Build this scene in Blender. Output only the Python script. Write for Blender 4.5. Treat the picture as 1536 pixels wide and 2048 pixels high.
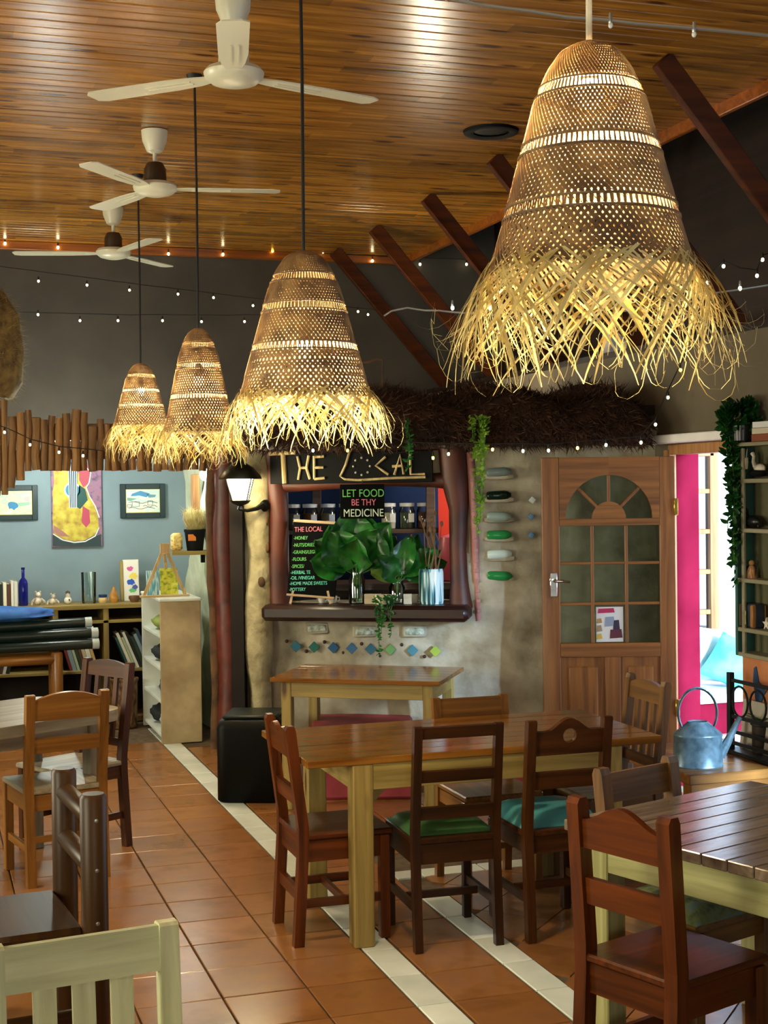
import bpy, bmesh, math, random
from mathutils import Vector, Matrix, Euler
rnd = random.Random(7)
R = math.radians
for o in list(bpy.data.objects):
    bpy.data.objects.remove(o)
scene = bpy.context.scene
COL = scene.collection

# ------------------------------------------------------------------ camera
F = 2850.0                      # focal length in pixels of the 1536 x 2048 frame
HEAD, PITCH, ROLL, CAMZ = 18.0, 0.95, 0.70, 1.85
cam_d = bpy.data.cameras.new('camera')
cam_d.sensor_fit = 'HORIZONTAL'; cam_d.sensor_width = 36.0
cam_d.lens = F / 1536.0 * 36.0
cam_d.clip_start = 0.05; cam_d.clip_end = 200
cam = bpy.data.objects.new('camera', cam_d); COL.objects.link(cam)
CM = Matrix.Rotation(R(-HEAD), 3, 'Z') @ Matrix.Rotation(R(90 - PITCH), 3, 'X') @ Matrix.Rotation(R(-ROLL), 3, 'Z')
cam.matrix_world = Matrix.Translation((0, 0, CAMZ)) @ CM.to_4x4()
scene.camera = cam

# ------------------------------------------------------------------ view, world, large lights
vs = scene.view_settings
vs.view_transform = 'Standard'; vs.look = 'None'; vs.gamma = 1.0; vs.use_curve_mapping = False
vs.exposure = 1.15
scene.cycles.use_denoising = True
scene.cycles.max_bounces = 8
scene.cycles.transmission_bounces = 8
scene.cycles.transparent_max_bounces = 12
scene.cycles.sample_clamp_indirect = 6.0
world = bpy.data.worlds.new('sky'); scene.world = world; world.use_nodes = True
bg = world.node_tree.nodes['Background']
bg.inputs[0].default_value = (0.70, 0.86, 1.0, 1); bg.inputs[1].default_value = 0.65

def area(name, loc, rot, size, energy, color, spread=None):
    l = bpy.data.lights.new(name, 'AREA'); l.shape = 'RECTANGLE'
    l.size, l.size_y = size; l.energy = energy; l.color = color
    if spread: l.spread = R(spread)
    o = bpy.data.objects.new(name, l); COL.objects.link(o)
    o.location = loc; o.rotation_euler = rot
    return o
# daylight at the two left windows, the front windows (behind the camera) and the open door
area('window_daylight_a', (-2.93, 3.2, 1.75), (R(90), 0, R(-90)), (1.9, 1.4), 60, (1.0, 0.93, 0.62))
area('window_daylight_b', (-2.93, 7.6, 1.75), (R(90), 0, R(-90)), (1.9, 1.4), 70, (1.0, 0.93, 0.66))
area('window_daylight_c', (0.2, -2.43, 1.75), (R(90), 0, 0), (2.6, 1.4), 30, (1.0, 0.95, 0.80))
area('door_daylight', (6.6, 5.7, 1.7), (R(90), 0, R(63)), (2.4, 2.4), 42, (0.62, 0.83, 1.0))
vl = area('added_side_light', (5.3, 1.2, 2.45), (0, 0, 0), (0.8, 1.0), 1500, (0.56, 0.77, 1.0))  # added cool light, aimed through the side opening at the hut wall
vl.rotation_euler = (Vector((3.2, 8.0, .6)) - vl.location).to_track_quat('-Z', 'Y').to_euler()
sun_d = bpy.data.lights.new('sun', 'SUN'); sun_d.energy = 0.5; sun_d.angle = R(0.6); sun_d.color = (1.0, 0.93, 0.8)
sun = bpy.data.objects.new('sun', sun_d); COL.objects.link(sun)
sun.rotation_euler = (R(42), 0, R(20))

# ------------------------------------------------------------------ geometry of the view
def ray(px, py):
    return CM @ Vector(((px - 768) / F, -(py - 1024) / F, -1))
SH, CH = math.sin(R(HEAD)), math.cos(R(HEAD))
O3 = Vector((0, 0, CAMZ))
def atz(px, py, z):
    d = ray(px, py); return O3 + d * ((z - CAMZ) / d.z)
def atY(px, py, Y):
    d = ray(px, py); return O3 + d * (Y / d.y)
def atX(px, py, X):
    d = ray(px, py); return O3 + d * (X / d.x)
def atv(px, py, v):                      # v: horizontal distance along the camera heading
    d = ray(px, py); return O3 + d * (v / (d.x * SH + d.y * CH))
def uv(u, v, z=0.0):                     # sideways, forward, up -> room coordinates
    return Vector((v * SH + u * CH, v * CH - u * SH, z))

# ------------------------------------------------------------------ mesh builder
class MB:
    def __init__(s): s.v = []; s.f = []
    def add(s, verts, faces, M=None):
        o = len(s.v)
        for p in verts:
            p = Vector(p)
            s.v.append(M @ p if M else p)
        s.f += [tuple(i + o for i in f) for f in faces]
        return s
    def box(s, c, size, bev=0.0, M=None):
        hx, hy, hz = size[0] / 2, size[1] / 2, size[2] / 2
        h = (hx, hy, hz); c = Vector(c)
        if bev <= 0:
            vv = [c + Vector((x * hx, y * hy, z * hz)) for z in (-1, 1) for y in (-1, 1) for x in (-1, 1)]
            ff = [(0, 2, 3, 1), (4, 5, 7, 6), (0, 1, 5, 4), (2, 6, 7, 3), (0, 4, 6, 2), (1, 3, 7, 5)]
            return s.add(vv, ff, M)
        b = min(bev, hx * .9, hy * .9, hz * .9)
        sg = [(x, y, z) for z in (-1, 1) for y in (-1, 1) for x in (-1, 1)]
        vv = []
        for q in sg:
            for a in range(3):
                vv.append(c + Vector([q[k] * (h[k] if k == a else h[k] - b) for k in range(3)]))
        ix = {q: i for i, q in enumerate(sg)}
        ff = []
        for a in range(3):
            o1, o2 = (a + 1) % 3, (a + 2) % 3
            for sa in (-1, 1):
                loop = []
                for s1, s2 in ((-1, -1), (1, -1), (1, 1), (-1, 1)):
                    q = [0, 0, 0]; q[a] = sa; q[o1] = s1; q[o2] = s2
                    loop.append(ix[tuple(q)] * 3 + a)
                ff.append(tuple(loop) if sa > 0 else tuple(loop[::-1]))
            for s1 in (-1, 1):
                for s2 in (-1, 1):
                    qa = [0, 0, 0]; qa[a] = -1; qa[o1] = s1; qa[o2] = s2
                    qb = list(qa); qb[a] = 1
                    i, j = ix[tuple(qa)] * 3, ix[tuple(qb)] * 3
                    lp = (i + o1, j + o1, j + o2, i + o2)
                    ff.append(lp if s1 * s2 < 0 else lp[::-1])
        for q in sg:
            i = ix[q] * 3
            ff.append((i, i + 1, i + 2) if q[0] * q[1] * q[2] > 0 else (i, i + 2, i + 1))
        return s.add(vv, ff, M)
    def beam(s, p0, p1, w, d, up=(0, 0, 1), bev=0.0):
        p0, p1 = Vector(p0), Vector(p1)
        z = (p1 - p0); L = z.length; z = z.normalized(); up = Vector(up)
        if abs(z.dot(up)) > .98: up = Vector((0, 1, 0))
        x = up.cross(z).normalized(); y = z.cross(x)
        M = Matrix((x, y, z)).transposed().to_4x4(); M.translation = (p0 + p1) / 2
        return s.box((0, 0, 0), (w, d, L), bev, M)
    def tube(s, pts, rad, n=8, cap=True, squash=1.0):
        pts = [Vector(p) for p in pts]
        if not hasattr(rad, '__len__'): rad = [rad] * len(pts)
        t = (pts[1] - pts[0]).normalized()
        ref = Vector((0, 0, 1)) if abs(t.z) < .9 else Vector((1, 0, 0))
        vv = []; ff = []
        x = ref.cross(t).normalized()
        for i, p in enumerate(pts):
            if i == 0: t = pts[1] - pts[0]
            elif i == len(pts) - 1: t = pts[-1] - pts[-2]
            else: t = pts[i + 1] - pts[i - 1]
            t = t.normalized() if t.length > 1e-9 else Vector((0, 0, 1))
            x = (x - t * x.dot(t)); x = x.normalized() if x.length > 1e-6 else t.orthogonal().normalized()
            y = t.cross(x)
            for k in range(n):
                a = 2 * math.pi * k / n
                vv.append(p + (x * math.cos(a) + y * math.sin(a) * squash) * rad[i])
        for i in range(len(pts) - 1):
            for k in range(n):
                a, b = i * n + k, i * n + (k + 1) % n
                ff.append((a, b, b + n, a + n))
        if cap:
            ff.append(tuple(range(n))[::-1]); o = (len(pts) - 1) * n
            ff.append(tuple(range(o, o + n)))
        return s.add(vv, ff)
    def lathe(s, prof, n=20, M=None, cap=True, off=(0, 0, 0)):
        vv = []; ff = []; off = Vector(off)
        for r, z in prof:
            for k in range(n):
                a = 2 * math.pi * k / n
                vv.append(off + Vector((r * math.cos(a), r * math.sin(a), z)))
        for i in range(len(prof) - 1):
            for k in range(n):
                a, b = i * n + k, i * n + (k + 1) % n
                ff.append((a, b, b + n, a + n))
        if cap:
            ff.append(tuple(range(n))[::-1]); o = (len(prof) - 1) * n
            ff.append(tuple(range(o, o + n)))
        return s.add(vv, ff, M)
    def prism(s, poly, d0, d1, M=None):
        """poly in (x, z); extruded along y from d0 to d1"""
        n = len(poly)
        vv = [Vector((x, d0, z)) for x, z in poly] + [Vector((x, d1, z)) for x, z in poly]
        ff = [tuple(range(n)), tuple(range(n, 2 * n))[::-1]]
        for i in range(n):
            j = (i + 1) % n
            ff.append((i, i + n, j + n, j))
        return s.add(vv, ff, M)
    def ribbon(s, pts, wdirs, w):
        vv = []; ff = []
        for i, p in enumerate(pts):
            ww = w[i] if hasattr(w, '__len__') else w
            d = Vector(wdirs[i]) if isinstance(wdirs, list) else Vector(wdirs)
            vv += [Vector(p) - d * ww / 2, Vector(p) + d * ww / 2]
        for i in range(len(pts) - 1):
            ff.append((2 * i, 2 * i + 1, 2 * i + 3, 2 * i + 2))
        return s.add(vv, ff)
    def sphere(s, c, r, n=10, m=6, sc=(1, 1, 1)):
        prof = [(max(1e-4, math.sin(math.pi * i / m)) * r, -math.cos(math.pi * i / m) * r) for i in range(m + 1)]
        M = Matrix.Translation(Vector(c)) @ Matrix.Diagonal((*sc, 1))
        return s.lathe(prof, n, M)
    def mesh(s, name, mat, smooth=True, fix=True, angle=40):
        me = bpy.data.meshes.new(name)
        me.from_pydata([tuple(p) for p in s.v], [], s.f)
        if fix:
            bm = bmesh.new(); bm.from_mesh(me)
            bmesh.ops.recalc_face_normals(bm, faces=bm.faces); bm.to_mesh(me); bm.free()
        if smooth:
            me.shade_smooth(); me.set_sharp_from_angle(angle=R(angle))
        if mat: me.materials.append(mat)
        return me
    def obj(s, name, mat, parent=None, smooth=True, fix=True, loc=None, rz=0.0, angle=40):
        return link(name, s.mesh(name, mat, smooth, fix, angle), parent, loc, rz)

def link(name, me, parent=None, loc=None, rz=0.0):
    o = bpy.data.objects.new(name, me); COL.objects.link(o)
    if loc is not None: o.location = loc
    o.rotation_euler = (0, 0, R(rz))
    if parent is not None: o.parent = parent
    return o
def tag(o, label=None, cat=None, group=None, kind=None):
    if label: o['label'] = label
    if cat: o['category'] = cat
    if group: o['group'] = group
    if kind: o['kind'] = kind
    return o
def thing(name, label, cat, loc=(0, 0, 0), rz=0.0, group=None):
    o = bpy.data.objects.new(name, None); COL.objects.link(o)
    o.empty_display_size = .05
    o.location = loc; o.rotation_euler = (0, 0, R(rz))
    return tag(o, label, cat, group)
def copy_tree(o, parent=None):
    c = o.copy(); COL.objects.link(c); c.parent = parent
    for ch in list(o.children): copy_tree(ch, c)
    return c
def struct(o): o['kind'] = 'structure'; return o
def text_obj(body, size, mat, name, parent=None, loc=(0, 0, 0), rot=(0, 0, 0), depth=.0015, align='LEFT', shear=0, space=1.0):
    c = bpy.data.curves.new('t', 'FONT'); c.body = body; c.size = size; c.extrude = depth; c.align_x = align
    c.shear = shear; c.space_character = space
    t = bpy.data.objects.new('t', c); COL.objects.link(t)
    dg = bpy.context.evaluated_depsgraph_get()
    me = bpy.data.meshes.new_from_object(t.evaluated_get(dg))
    bpy.data.objects.remove(t); me.name = name
    me.materials.clear(); me.materials.append(mat)
    o = bpy.data.objects.new(name, me); COL.objects.link(o)
    o.location = loc; o.rotation_euler = rot
    if parent: o.parent = parent
    return o

# ------------------------------------------------------------------ materials
def lin(c):
    if isinstance(c, str):
        c = [int(c[i:i + 2], 16) / 255 for i in (1, 3, 5)]
    return tuple(x / 12.92 if x <= .04045 else ((x + .055) / 1.055) ** 2.4 for x in c[:3]) + (1,)
def newmat(name):
    m = bpy.data.materials.new(name); m.use_nodes = True
    nt = m.node_tree; b = nt.nodes['Principled BSDF']
    return m, nt, b
def nd(nt, typ, **kw):
    n = nt.nodes.new(typ)
    for k, v in kw.items():
        if k.startswith('i_'): n.inputs[k[2:].replace('_', ' ')].default_value = v
        else: setattr(n, k, v)
    return n
def coords(nt, scale=(1, 1, 1), space='Object', offset_random=True):
    tc = nd(nt, 'ShaderNodeTexCoord'); mp = nd(nt, 'ShaderNodeMapping')
    mp.inputs['Scale'].default_value = scale
    nt.links.new(tc.outputs[space], mp.inputs['Vector'])
    if offset_random:
        oi = nd(nt, 'ShaderNodeObjectInfo'); ml = nd(nt, 'ShaderNodeMath', operation='MULTIPLY'); ml.inputs[1].default_value = 37.0
        nt.links.new(oi.outputs['Random'], ml.inputs[0])
        cb = nd(nt, 'ShaderNodeCombineXYZ')
        for k in range(3): nt.links.new(ml.outputs[0], cb.inputs[k])
        nt.links.new(cb.outputs[0], mp.inputs['Location'])
    return mp.outputs[0]
def vary(nt, col_socket, amt):
    oi = nd(nt, 'ShaderNodeObjectInfo'); mr = nd(nt, 'ShaderNodeMapRange')
    mr.inputs['To Min'].default_value = 1 - amt; mr.inputs['To Max'].default_value = 1 + amt
    nt.links.new(oi.outputs['Random'], mr.inputs['Value'])
    hs = nd(nt, 'ShaderNodeHueSaturation')
    nt.links.new(mr.outputs[0], hs.inputs['Value']); nt.links.new(col_socket, hs.inputs['Color'])
    return hs.outputs[0]
def ramp(nt, fac, stops):
    r = nd(nt, 'ShaderNodeValToRGB'); e = r.color_ramp.elements
    while len(e) < len(stops): e.new(.5)
    for k, (p, c) in enumerate(stops):
        e[k].position = p; e[k].color = c if len(c) == 4 and not isinstance(c, str) else lin(c)
    nt.links.new(fac, r.inputs[0]); return r.outputs[0]
def wood(name, dark, light, axis='Z', rough=.4, sc=1.0, var=.08, bump=.08, knots=False, coat=0.0, stretch=14, spec=.5):
    m, nt, b = newmat(name)
    s = [stretch * 2.2 * sc] * 3; s['XYZ'.index(axis)] = 1.6 * sc
    v = coords(nt, s)
    n1 = nd(nt, 'ShaderNodeTexNoise'); n1.inputs['Scale'].default_value = 1.0; n1.inputs['Detail'].default_value = 5; n1.inputs['Distortion'].default_value = .6
    nt.links.new(v, n1.inputs['Vector'])
    c = ramp(nt, n1.outputs['Fac'], [(.25, dark), (.72, light)])
    if knots:
        s2 = [sc * 9] * 3; s2['XYZ'.index(axis)] = 2.6 * sc
        v2 = coords(nt, s2)
        vo = nd(nt, 'ShaderNodeTexVoronoi'); vo.inputs['Scale'].default_value = 1.0
        nt.links.new(v2, vo.inputs['Vector'])
        k = ramp(nt, vo.outputs['Distance'], [(.09, (0.22, .13, .08, 1)), (.22, (1, 1, 1, 1))])
        mx = nd(nt, 'ShaderNodeMix', data_type='RGBA', blend_type='MULTIPLY'); mx.inputs[0].default_value = 1
        nt.links.new(c, mx.inputs[6]); nt.links.new(k, mx.inputs[7]); c = mx.outputs[2]
    c = vary(nt, c, var)
    nt.links.new(c, b.inputs['Base Color'])
    b.inputs['Roughness'].default_value = rough; b.inputs['Specular IOR Level'].default_value = spec
    if coat: b.inputs['Coat Weight'].default_value = coat; b.inputs['Coat Roughness'].default_value = .18
    if bump:
        bp = nd(nt, 'ShaderNodeBump'); bp.inputs['Strength'].default_value = bump; bp.inputs['Distance'].default_value = .004
        nt.links.new(n1.outputs['Fac'], bp.inputs['Height']); nt.links.new(bp.outputs[0], b.inputs['Normal'])
    return m
def rough_mat(name, c1, c2, scale=6, rough=.8, bump=.3, dist=.01, metal=0.0, var=0.0, detail=5, space='Object', c3=None, sub=0):
    m, nt, b = newmat(name)
    v = coords(nt, (scale,) * 3, space, offset_random=var > 0)
    n1 = nd(nt, 'ShaderNodeTexNoise'); n1.inputs['Scale'].default_value = 1.0; n1.inputs['Detail'].default_value = detail
    nt.links.new(v, n1.inputs['Vector'])
    st = [(.3, c1), (.7, c2)] if not c3 else [(.25, c1), (.5, c2), (.75, c3)]
    c = ramp(nt, n1.outputs['Fac'], st)
    if var: c = vary(nt, c, var)
    nt.links.new(c, b.inputs['Base Color'])
    b.inputs['Roughness'].default_value = rough; b.inputs['Metallic'].default_value = metal
    if bump:
        bp = nd(nt, 'ShaderNodeBump'); bp.inputs['Strength'].default_value = bump; bp.inputs['Distance'].default_value = dist
        nt.links.new(n1.outputs['Fac'], bp.inputs['Height']); nt.links.new(bp.outputs[0], b.inputs['Normal'])
    return m
def plain(name, c, rough=.5, metal=0.0, emit=0.0, trans=0.0, alpha=1.0, ecol=None, ior=1.45, coat=0, var=0):
    m, nt, b = newmat(name)
    b.inputs['Base Color'].default_value = lin(c)
    b.inputs['Roughness'].default_value = rough; b.inputs['Metallic'].default_value = metal
    b.inputs['Transmission Weight'].default_value = trans; b.inputs['Alpha'].default_value = alpha
    b.inputs['IOR'].default_value = ior
    if coat: b.inputs['Coat Weight'].default_value = coat
    if emit:
        b.inputs['Emission Color'].default_value = lin(ecol or c); b.inputs['Emission Strength'].default_value = emit
    if var:
        rg = nd(nt, 'ShaderNodeRGB'); rg.outputs[0].default_value = lin(c)
        nt.links.new(vary(nt, rg.outputs[0], var), b.inputs['Base Color'])
    return m
def translucent(name, c, mixf=.4, rough=.7, c2=None, scale=20):
    m, nt, b = newmat(name)
    b.inputs['Roughness'].default_value = rough; b.inputs['Base Color'].default_value = lin(c)
    t = nd(nt, 'ShaderNodeBsdfTranslucent'); t.inputs[0].default_value = lin(c)
    if c2:
        v = coords(nt, (scale,) * 3); n1 = nd(nt, 'ShaderNodeTexNoise'); nt.links.new(v, n1.inputs['Vector'])
        n1.inputs['Scale'].default_value = 1
        cc = ramp(nt, n1.outputs['Fac'], [(.35, c), (.65, c2)])
        nt.links.new(cc, b.inputs['Base Color']); nt.links.new(cc, t.inputs[0])
    mx = nd(nt, 'ShaderNodeMixShader'); mx.inputs[0].default_value = mixf
    nt.links.new(b.outputs[0], mx.inputs[1]); nt.links.new(t.outputs[0], mx.inputs[2])
    nt.links.new(mx.outputs[0], nt.nodes['Material Output'].inputs[0])
    return m
# ------------------------------------------------------------------ palette
M = {}
M['terracotta'] = rough_mat('terracotta_tile', '#7e5026', '#966436', 5, .24, .03, .003, var=.12, c3='#8c5e3c')
M['white_tile'] = rough_mat('white_tile', '#d6ded2', '#f0f4ea', 4, .2, .05, .002, var=.05)
M['grout'] = rough_mat('grout', '#4a3a28', '#6a5840', 20, .9, .2)
M['ceil_board'] = wood('varnished_pine_board', '#6a3c0e', '#bd832e', 'X', .24, 1.0, .16, .05, knots=True, stretch=9)
nt_ = M['ceil_board'].node_tree; b_ = nt_.nodes['Principled BSDF']; src_ = b_.inputs['Base Color'].links[0].from_socket
vo_ = nd(nt_, 'ShaderNodeTexVoronoi', voronoi_dimensions='1D'); vo_.inputs['Scale'].default_value = 1.0
sx_ = nd(nt_, 'ShaderNodeSeparateXYZ'); nt_.links.new(coords(nt_, (1.1, 1, 1)), sx_.inputs[0]); nt_.links.new(sx_.outputs[0], vo_.inputs['W'])
hs_ = nd(nt_, 'ShaderNodeHueSaturation'); mr_ = nd(nt_, 'ShaderNodeMapRange'); mr_.inputs['To Min'].default_value = .72; mr_.inputs['To Max'].default_value = 1.2
sc_ = nd(nt_, 'ShaderNodeSeparateColor'); nt_.links.new(vo_.outputs['Color'], sc_.inputs[0]); nt_.links.new(sc_.outputs[0], mr_.inputs['Value'])
nt_.links.new(mr_.outputs[0], hs_.inputs['Value']); nt_.links.new(src_, hs_.inputs['Color']); nt_.links.new(hs_.outputs[0], b_.inputs['Base Color'])
M['ceil_slab'] = plain('ceiling_slab', '#2a1608', .8)
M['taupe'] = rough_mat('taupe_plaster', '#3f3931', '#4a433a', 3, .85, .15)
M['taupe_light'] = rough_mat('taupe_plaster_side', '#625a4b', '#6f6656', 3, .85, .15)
M['blue_wall'] = rough_mat('blue_grey_plaster', '#71848e', '#7d909a', 3, .8, .1)
M['dark_board'] = wood('dark_roof_board', '#160c06', '#2c180c', 'Y', .6, .6, .1)
M['strut'] = wood('varnished_strut', '#2a1206', '#5a2a0e', 'X', .5, 1.0, .1, stretch=8, spec=.15)
M['cornice'] = wood('cornice_wood', '#6b3408', '#a85e1c', 'X', .35, 1.0, .1)
M['adobe'] = rough_mat('adobe_plaster', '#7a725e', '#a59d88', 6, .92, .8, .03, c3='#c0bbaa')
M['adobe_pale'] = rough_mat('pale_adobe', '#a3a88c', '#cfd6c0', 4, .9, .5, .03)
M['red_frame'] = rough_mat('oxblood_plaster', '#2c0f06', '#5a240c', 4, .55, .35, .02)
M['red_base'] = rough_mat('red_skirting', '#7a1f28', '#a8404a', 5, .6, .3, .01)
M['pink_band'] = rough_mat('pink_plaster_band', '#9c6060', '#bd8880', 6, .7, .3, .01)
M['hut_blue'] = rough_mat('deep_blue_plaster', '#20386a', '#2b4a86', 3, .8, .2)
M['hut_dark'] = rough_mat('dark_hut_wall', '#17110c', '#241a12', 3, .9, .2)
M['white_plaster'] = rough_mat('white_plaster', '#d8d8de', '#f0f0f4', 3, .8, .1)
M['lilac_plaster'] = rough_mat('lilac_plaster', '#b8b0c4', '#cfc8d8', 3, .8, .1)
M['crimson'] = rough_mat('crimson_paint', '#5e0c20', '#74142c', 4, .9, .1)
M['crimson'].node_tree.nodes['Principled BSDF'].inputs['Specular IOR Level'].default_value = .05
M['pink_floor'] = rough_mat('pink_porch_floor', '#c98b90', '#dba6a8', 5, .6, .1)
M['door_wood'] = wood('door_wood', '#5a3417', '#95622f', 'Z', .42, 1.0, .05, .08)
M['door_wood_x'] = wood('door_wood_rail', '#5a3417', '#95622f', 'X', .42, 1.0, .05, .08)
M['trim_wood'] = wood('trim_wood', '#8a5a30', '#b98a58', 'Z', .5, 1.0, .05)
M['chrome'] = plain('chrome', '#e8e8ea', .12, 1.0)
M['brass'] = plain('brass', '#d9b458', .25, 1.0)
M['black'] = plain('black_paint', '#040404', .7)
M['black'].node_tree.nodes['Principled BSDF'].inputs['Specular IOR Level'].default_value = .2
M['black_metal'] = plain('black_metal', '#111311', .35, .6)
M['straw_dark'] = rough_mat('dark_thatch', '#1c0f09', '#3d2416', 8, .85, .4, .03)
M['straw_dark2'] = rough_mat('dark_thatch_strand', '#24140c', '#553522', 5, .8, 0)
def glass_pane(name, tint, gloss=.12, rough=.03):
    m, nt, b = newmat(name)
    t = nd(nt, 'ShaderNodeBsdfTransparent'); t.inputs[0].default_value = lin(tint)
    g = nd(nt, 'ShaderNodeBsdfGlossy'); g.inputs['Roughness'].default_value = rough
    fr = nd(nt, 'ShaderNodeFresnel'); fr.inputs[0].default_value = 1.5
    ad = nd(nt, 'ShaderNodeMath', operation='ADD'); ad.inputs[1].default_value = gloss; nt.links.new(fr.outputs[0], ad.inputs[0])
    mx = nd(nt, 'ShaderNodeMixShader'); nt.links.new(ad.outputs[0], mx.inputs[0])
    nt.links.new(t.outputs[0], mx.inputs[1]); nt.links.new(g.outputs[0], mx.inputs[2])
    nt.links.new(mx.outputs[0], nt.nodes['Material Output'].inputs[0])
    return m
M['glass'] = glass_pane('window_glass', '#dde6e2', .03)
M['clear_glass'] = glass_pane('clear_jar_glass', '#f2f8f6', .06)

XL, XR, YF, YB, CZ = -3.0, 4.28, -2.5, 11.9, 3.88
# ------------------------------------------------------------------ floor with its tiles
def clip(poly, x0, x1, y0, y1):
    for ax, lim, sgn in ((0, x0, 1), (0, x1, -1), (1, y0, 1), (1, y1, -1)):
        out = []
        for i in range(len(poly)):
            a, b = poly[i - 1], poly[i]
            da, db = (a[ax] - lim) * sgn, (b[ax] - lim) * sgn
            if da >= 0 and db >= 0: out.append(b)
            elif da >= 0 or db >= 0:
                t = da / (da - db); q = (a[0] + (b[0] - a[0]) * t, a[1] + (b[1] - a[1]) * t)
                out.append(q)
                if db >= 0: out.append(b)
        poly = out
        if not poly: return []
    return poly
floor = MB().box(((XL + XR) / 2, (YF + YB) / 2, -.053), (XR - XL + .4, YB - YF + .4, .09)).obj('floor', M['grout'])
struct(floor)
P_, G_ = .3175, .007
def tile_mesh(name, w, h, mat):
    return MB().box((0, 0, -.006), (w, h, .012), .0025).mesh(name, mat, smooth=False)
tm = tile_mesh('tile', P_ - G_, P_ - G_, M['terracotta'])
wm = tile_mesh('white_tile', .128, P_ - G_, M['white_tile'])
wm2 = tile_mesh('white_tile', P_ - G_, .128, M['white_tile'])
ROW0 = 6.37
def rows(y0, y1):
    k = math.ceil((y0 - ROW0) / P_)
    while ROW0 + (k + 1) * P_ <= y1 + .02:
        yield ROW0 + (k + .5) * P_; k += 1
for c in range(-3, 3):                                    # left field, six columns wide
    x = 1.017 + (c - 1 + .5 + 0) * P_ + P_ * 0
    for y in rows(4.0, 11.6 if c > -3 else 9.0):
        if y > 10.4 and c > 1: continue
        link('tile', tm, floor, (x, y, rnd.uniform(-.0006, .0006)))
for y in rows(4.0, 11.3):
    link('white_tile', wm, floor, (1.7225, y, 0))
for y in rows(4.0, 10.2):
    link('tile', tm, floor, (1.955, y, rnd.uniform(-.0006, .0006)))
for y in rows(4.0, 6.35):
    link('white_tile', wm, floor, (2.185, y, 0))
for y in rows(8.5, 10.2):
    link('white_tile', wm, floor, (2.185, y, 0))
for k in range(6):
    link('white_tile', wm2, floor, (2.25 + (k + .5) * P_, 6.44, 0))
link('white_tile', tile_mesh('white_tile', .128, .128, M['white_tile']), floor, (2.185, 6.44, 0))
for k in range(7):
    for y in rows(6.65, 8.6):
        if uv(0, 0).x is None: continue
        link('tile', tm, floor, (2.125 + (k + .5) * P_, y + .145, rnd.uniform(-.0006, .0006)))
s45 = P_ / math.sqrt(2)
for i in range(-12, 13):                                   # diagonal panel inside the white border
    for j in range(-12, 13):
        cx, cy = 3.2 + (i - j) * s45, 5.1 + (i + j) * s45
        h = s45 - G_ * .7
        pl = clip([(cx - h, cy), (cx, cy - h), (cx + h, cy), (cx, cy + h)], 2.254, 4.275, 3.95, 6.37)
        if len(pl) < 3: continue
        ar = abs(sum(pl[k - 1][0] * pl[k][1] - pl[k][0] * pl[k - 1][1] for k in range(len(pl)))) / 2
        if ar < .004: continue
        n = len(pl); mb = MB()
        mb.add([(x - cx, y - cy, -.012) for x, y in pl] + [(x - cx, y - cy, 0) for x, y in pl],
               [tuple(range(n))[::-1], tuple(range(n, 2 * n))] + [(k, (k + 1) % n, (k + 1) % n + n, k + n) for k in range(n)])
        mb.obj('tile', M['terracotta'], floor, smooth=False, loc=(cx, cy, rnd.uniform(-.0006, .0006)))

# ------------------------------------------------------------------ ceiling with its boards
ceil = MB().box(((XL + 4.1) / 2, (YF + YB) / 2, CZ + .06), (4.1 - XL, YB - YF, .08)).obj('ceiling', M['ceil_slab'])
struct(ceil)
bmh = MB().box((0, 0, 0), (7.1, .098, .02), .006).mesh('board', M['ceil_board'], smooth=False)
y = YB - .05
while y > 3.0:
    link('board', bmh, ceil, ((XL + 4.1) / 2, y, CZ + .01 + rnd.uniform(-.001, .001)))
    y -= .1
MB().box(((XL + 4.1) / 2, (YF + 3.0) / 2, CZ + .01), (4.1 - XL, 3.0 - YF, .02)).obj('board_field', M['ceil_board'], ceil)
struct(MB().box((4.1, (YF + YB) / 2, CZ - .02), (.035, YB - YF, .09), .006).obj('trim_1', M['cornice']))
struct(MB().box(((XL + 4.1) / 2, YB - .02, CZ - .035), (4.1 - XL, .04, .07), .006).obj('trim_2', M['cornice']))

# ------------------------------------------------------------------ walls
struct(MB().box(((XL + XR) / 2, YB + .06, 1.10), (XR - XL + .4, .12, 2.2)).obj('wall_back', M['blue_wall']))
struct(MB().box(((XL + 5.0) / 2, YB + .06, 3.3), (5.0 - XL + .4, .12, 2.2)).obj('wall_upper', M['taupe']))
def wall_with_holes(name, mat, axis, pos, th, a0, a1, z0, z1, holes):
    """wall in a plane axis = pos; holes (a0, a1, z0, z1)"""
    mb = MB(); cuts = sorted({a0, a1, *[h[0] for h in holes], *[h[1] for h in holes]})
    for p, q in zip(cuts[:-1], cuts[1:]):
        hs = [h for h in holes if h[0] <= p and h[1] >= q]
        segs = [(z0, z1)] if not hs else [(z0, hs[0][2]), (hs[0][3], z1)]
        for s0, s1 in segs:
            if s1 - s0 < 1e-4: continue
            c, sz = ((pos, (p + q) / 2, (s0 + s1) / 2), (th, q - p, s1 - s0)) if axis == 'X' else (((p + q) / 2, pos, (s0 + s1) / 2), (q - p, th, s1 - s0))
            mb.box(c, sz)
    return struct(mb.obj(name, mat))
DY0, DY1, DZ1 = 6.74, 7.58, 2.06
wall_with_holes('wall_right', M['taupe_light'], 'X', XR + .08, .16, YF, YB, -.05, 2.72, [(DY0, DY1, -.05, DZ1), (4.14, 5.2, .05, 1.98)])  # second hole is added out of view to shape the beam on the hut
wall_with_holes('wall_left', M['taupe'], 'X', XL - .08, .16, YF, YB, -.05, 4.0, [(2.2, 4.2, 1.0, 2.5), (6.6, 8.6, 1.0, 2.5)])
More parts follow.
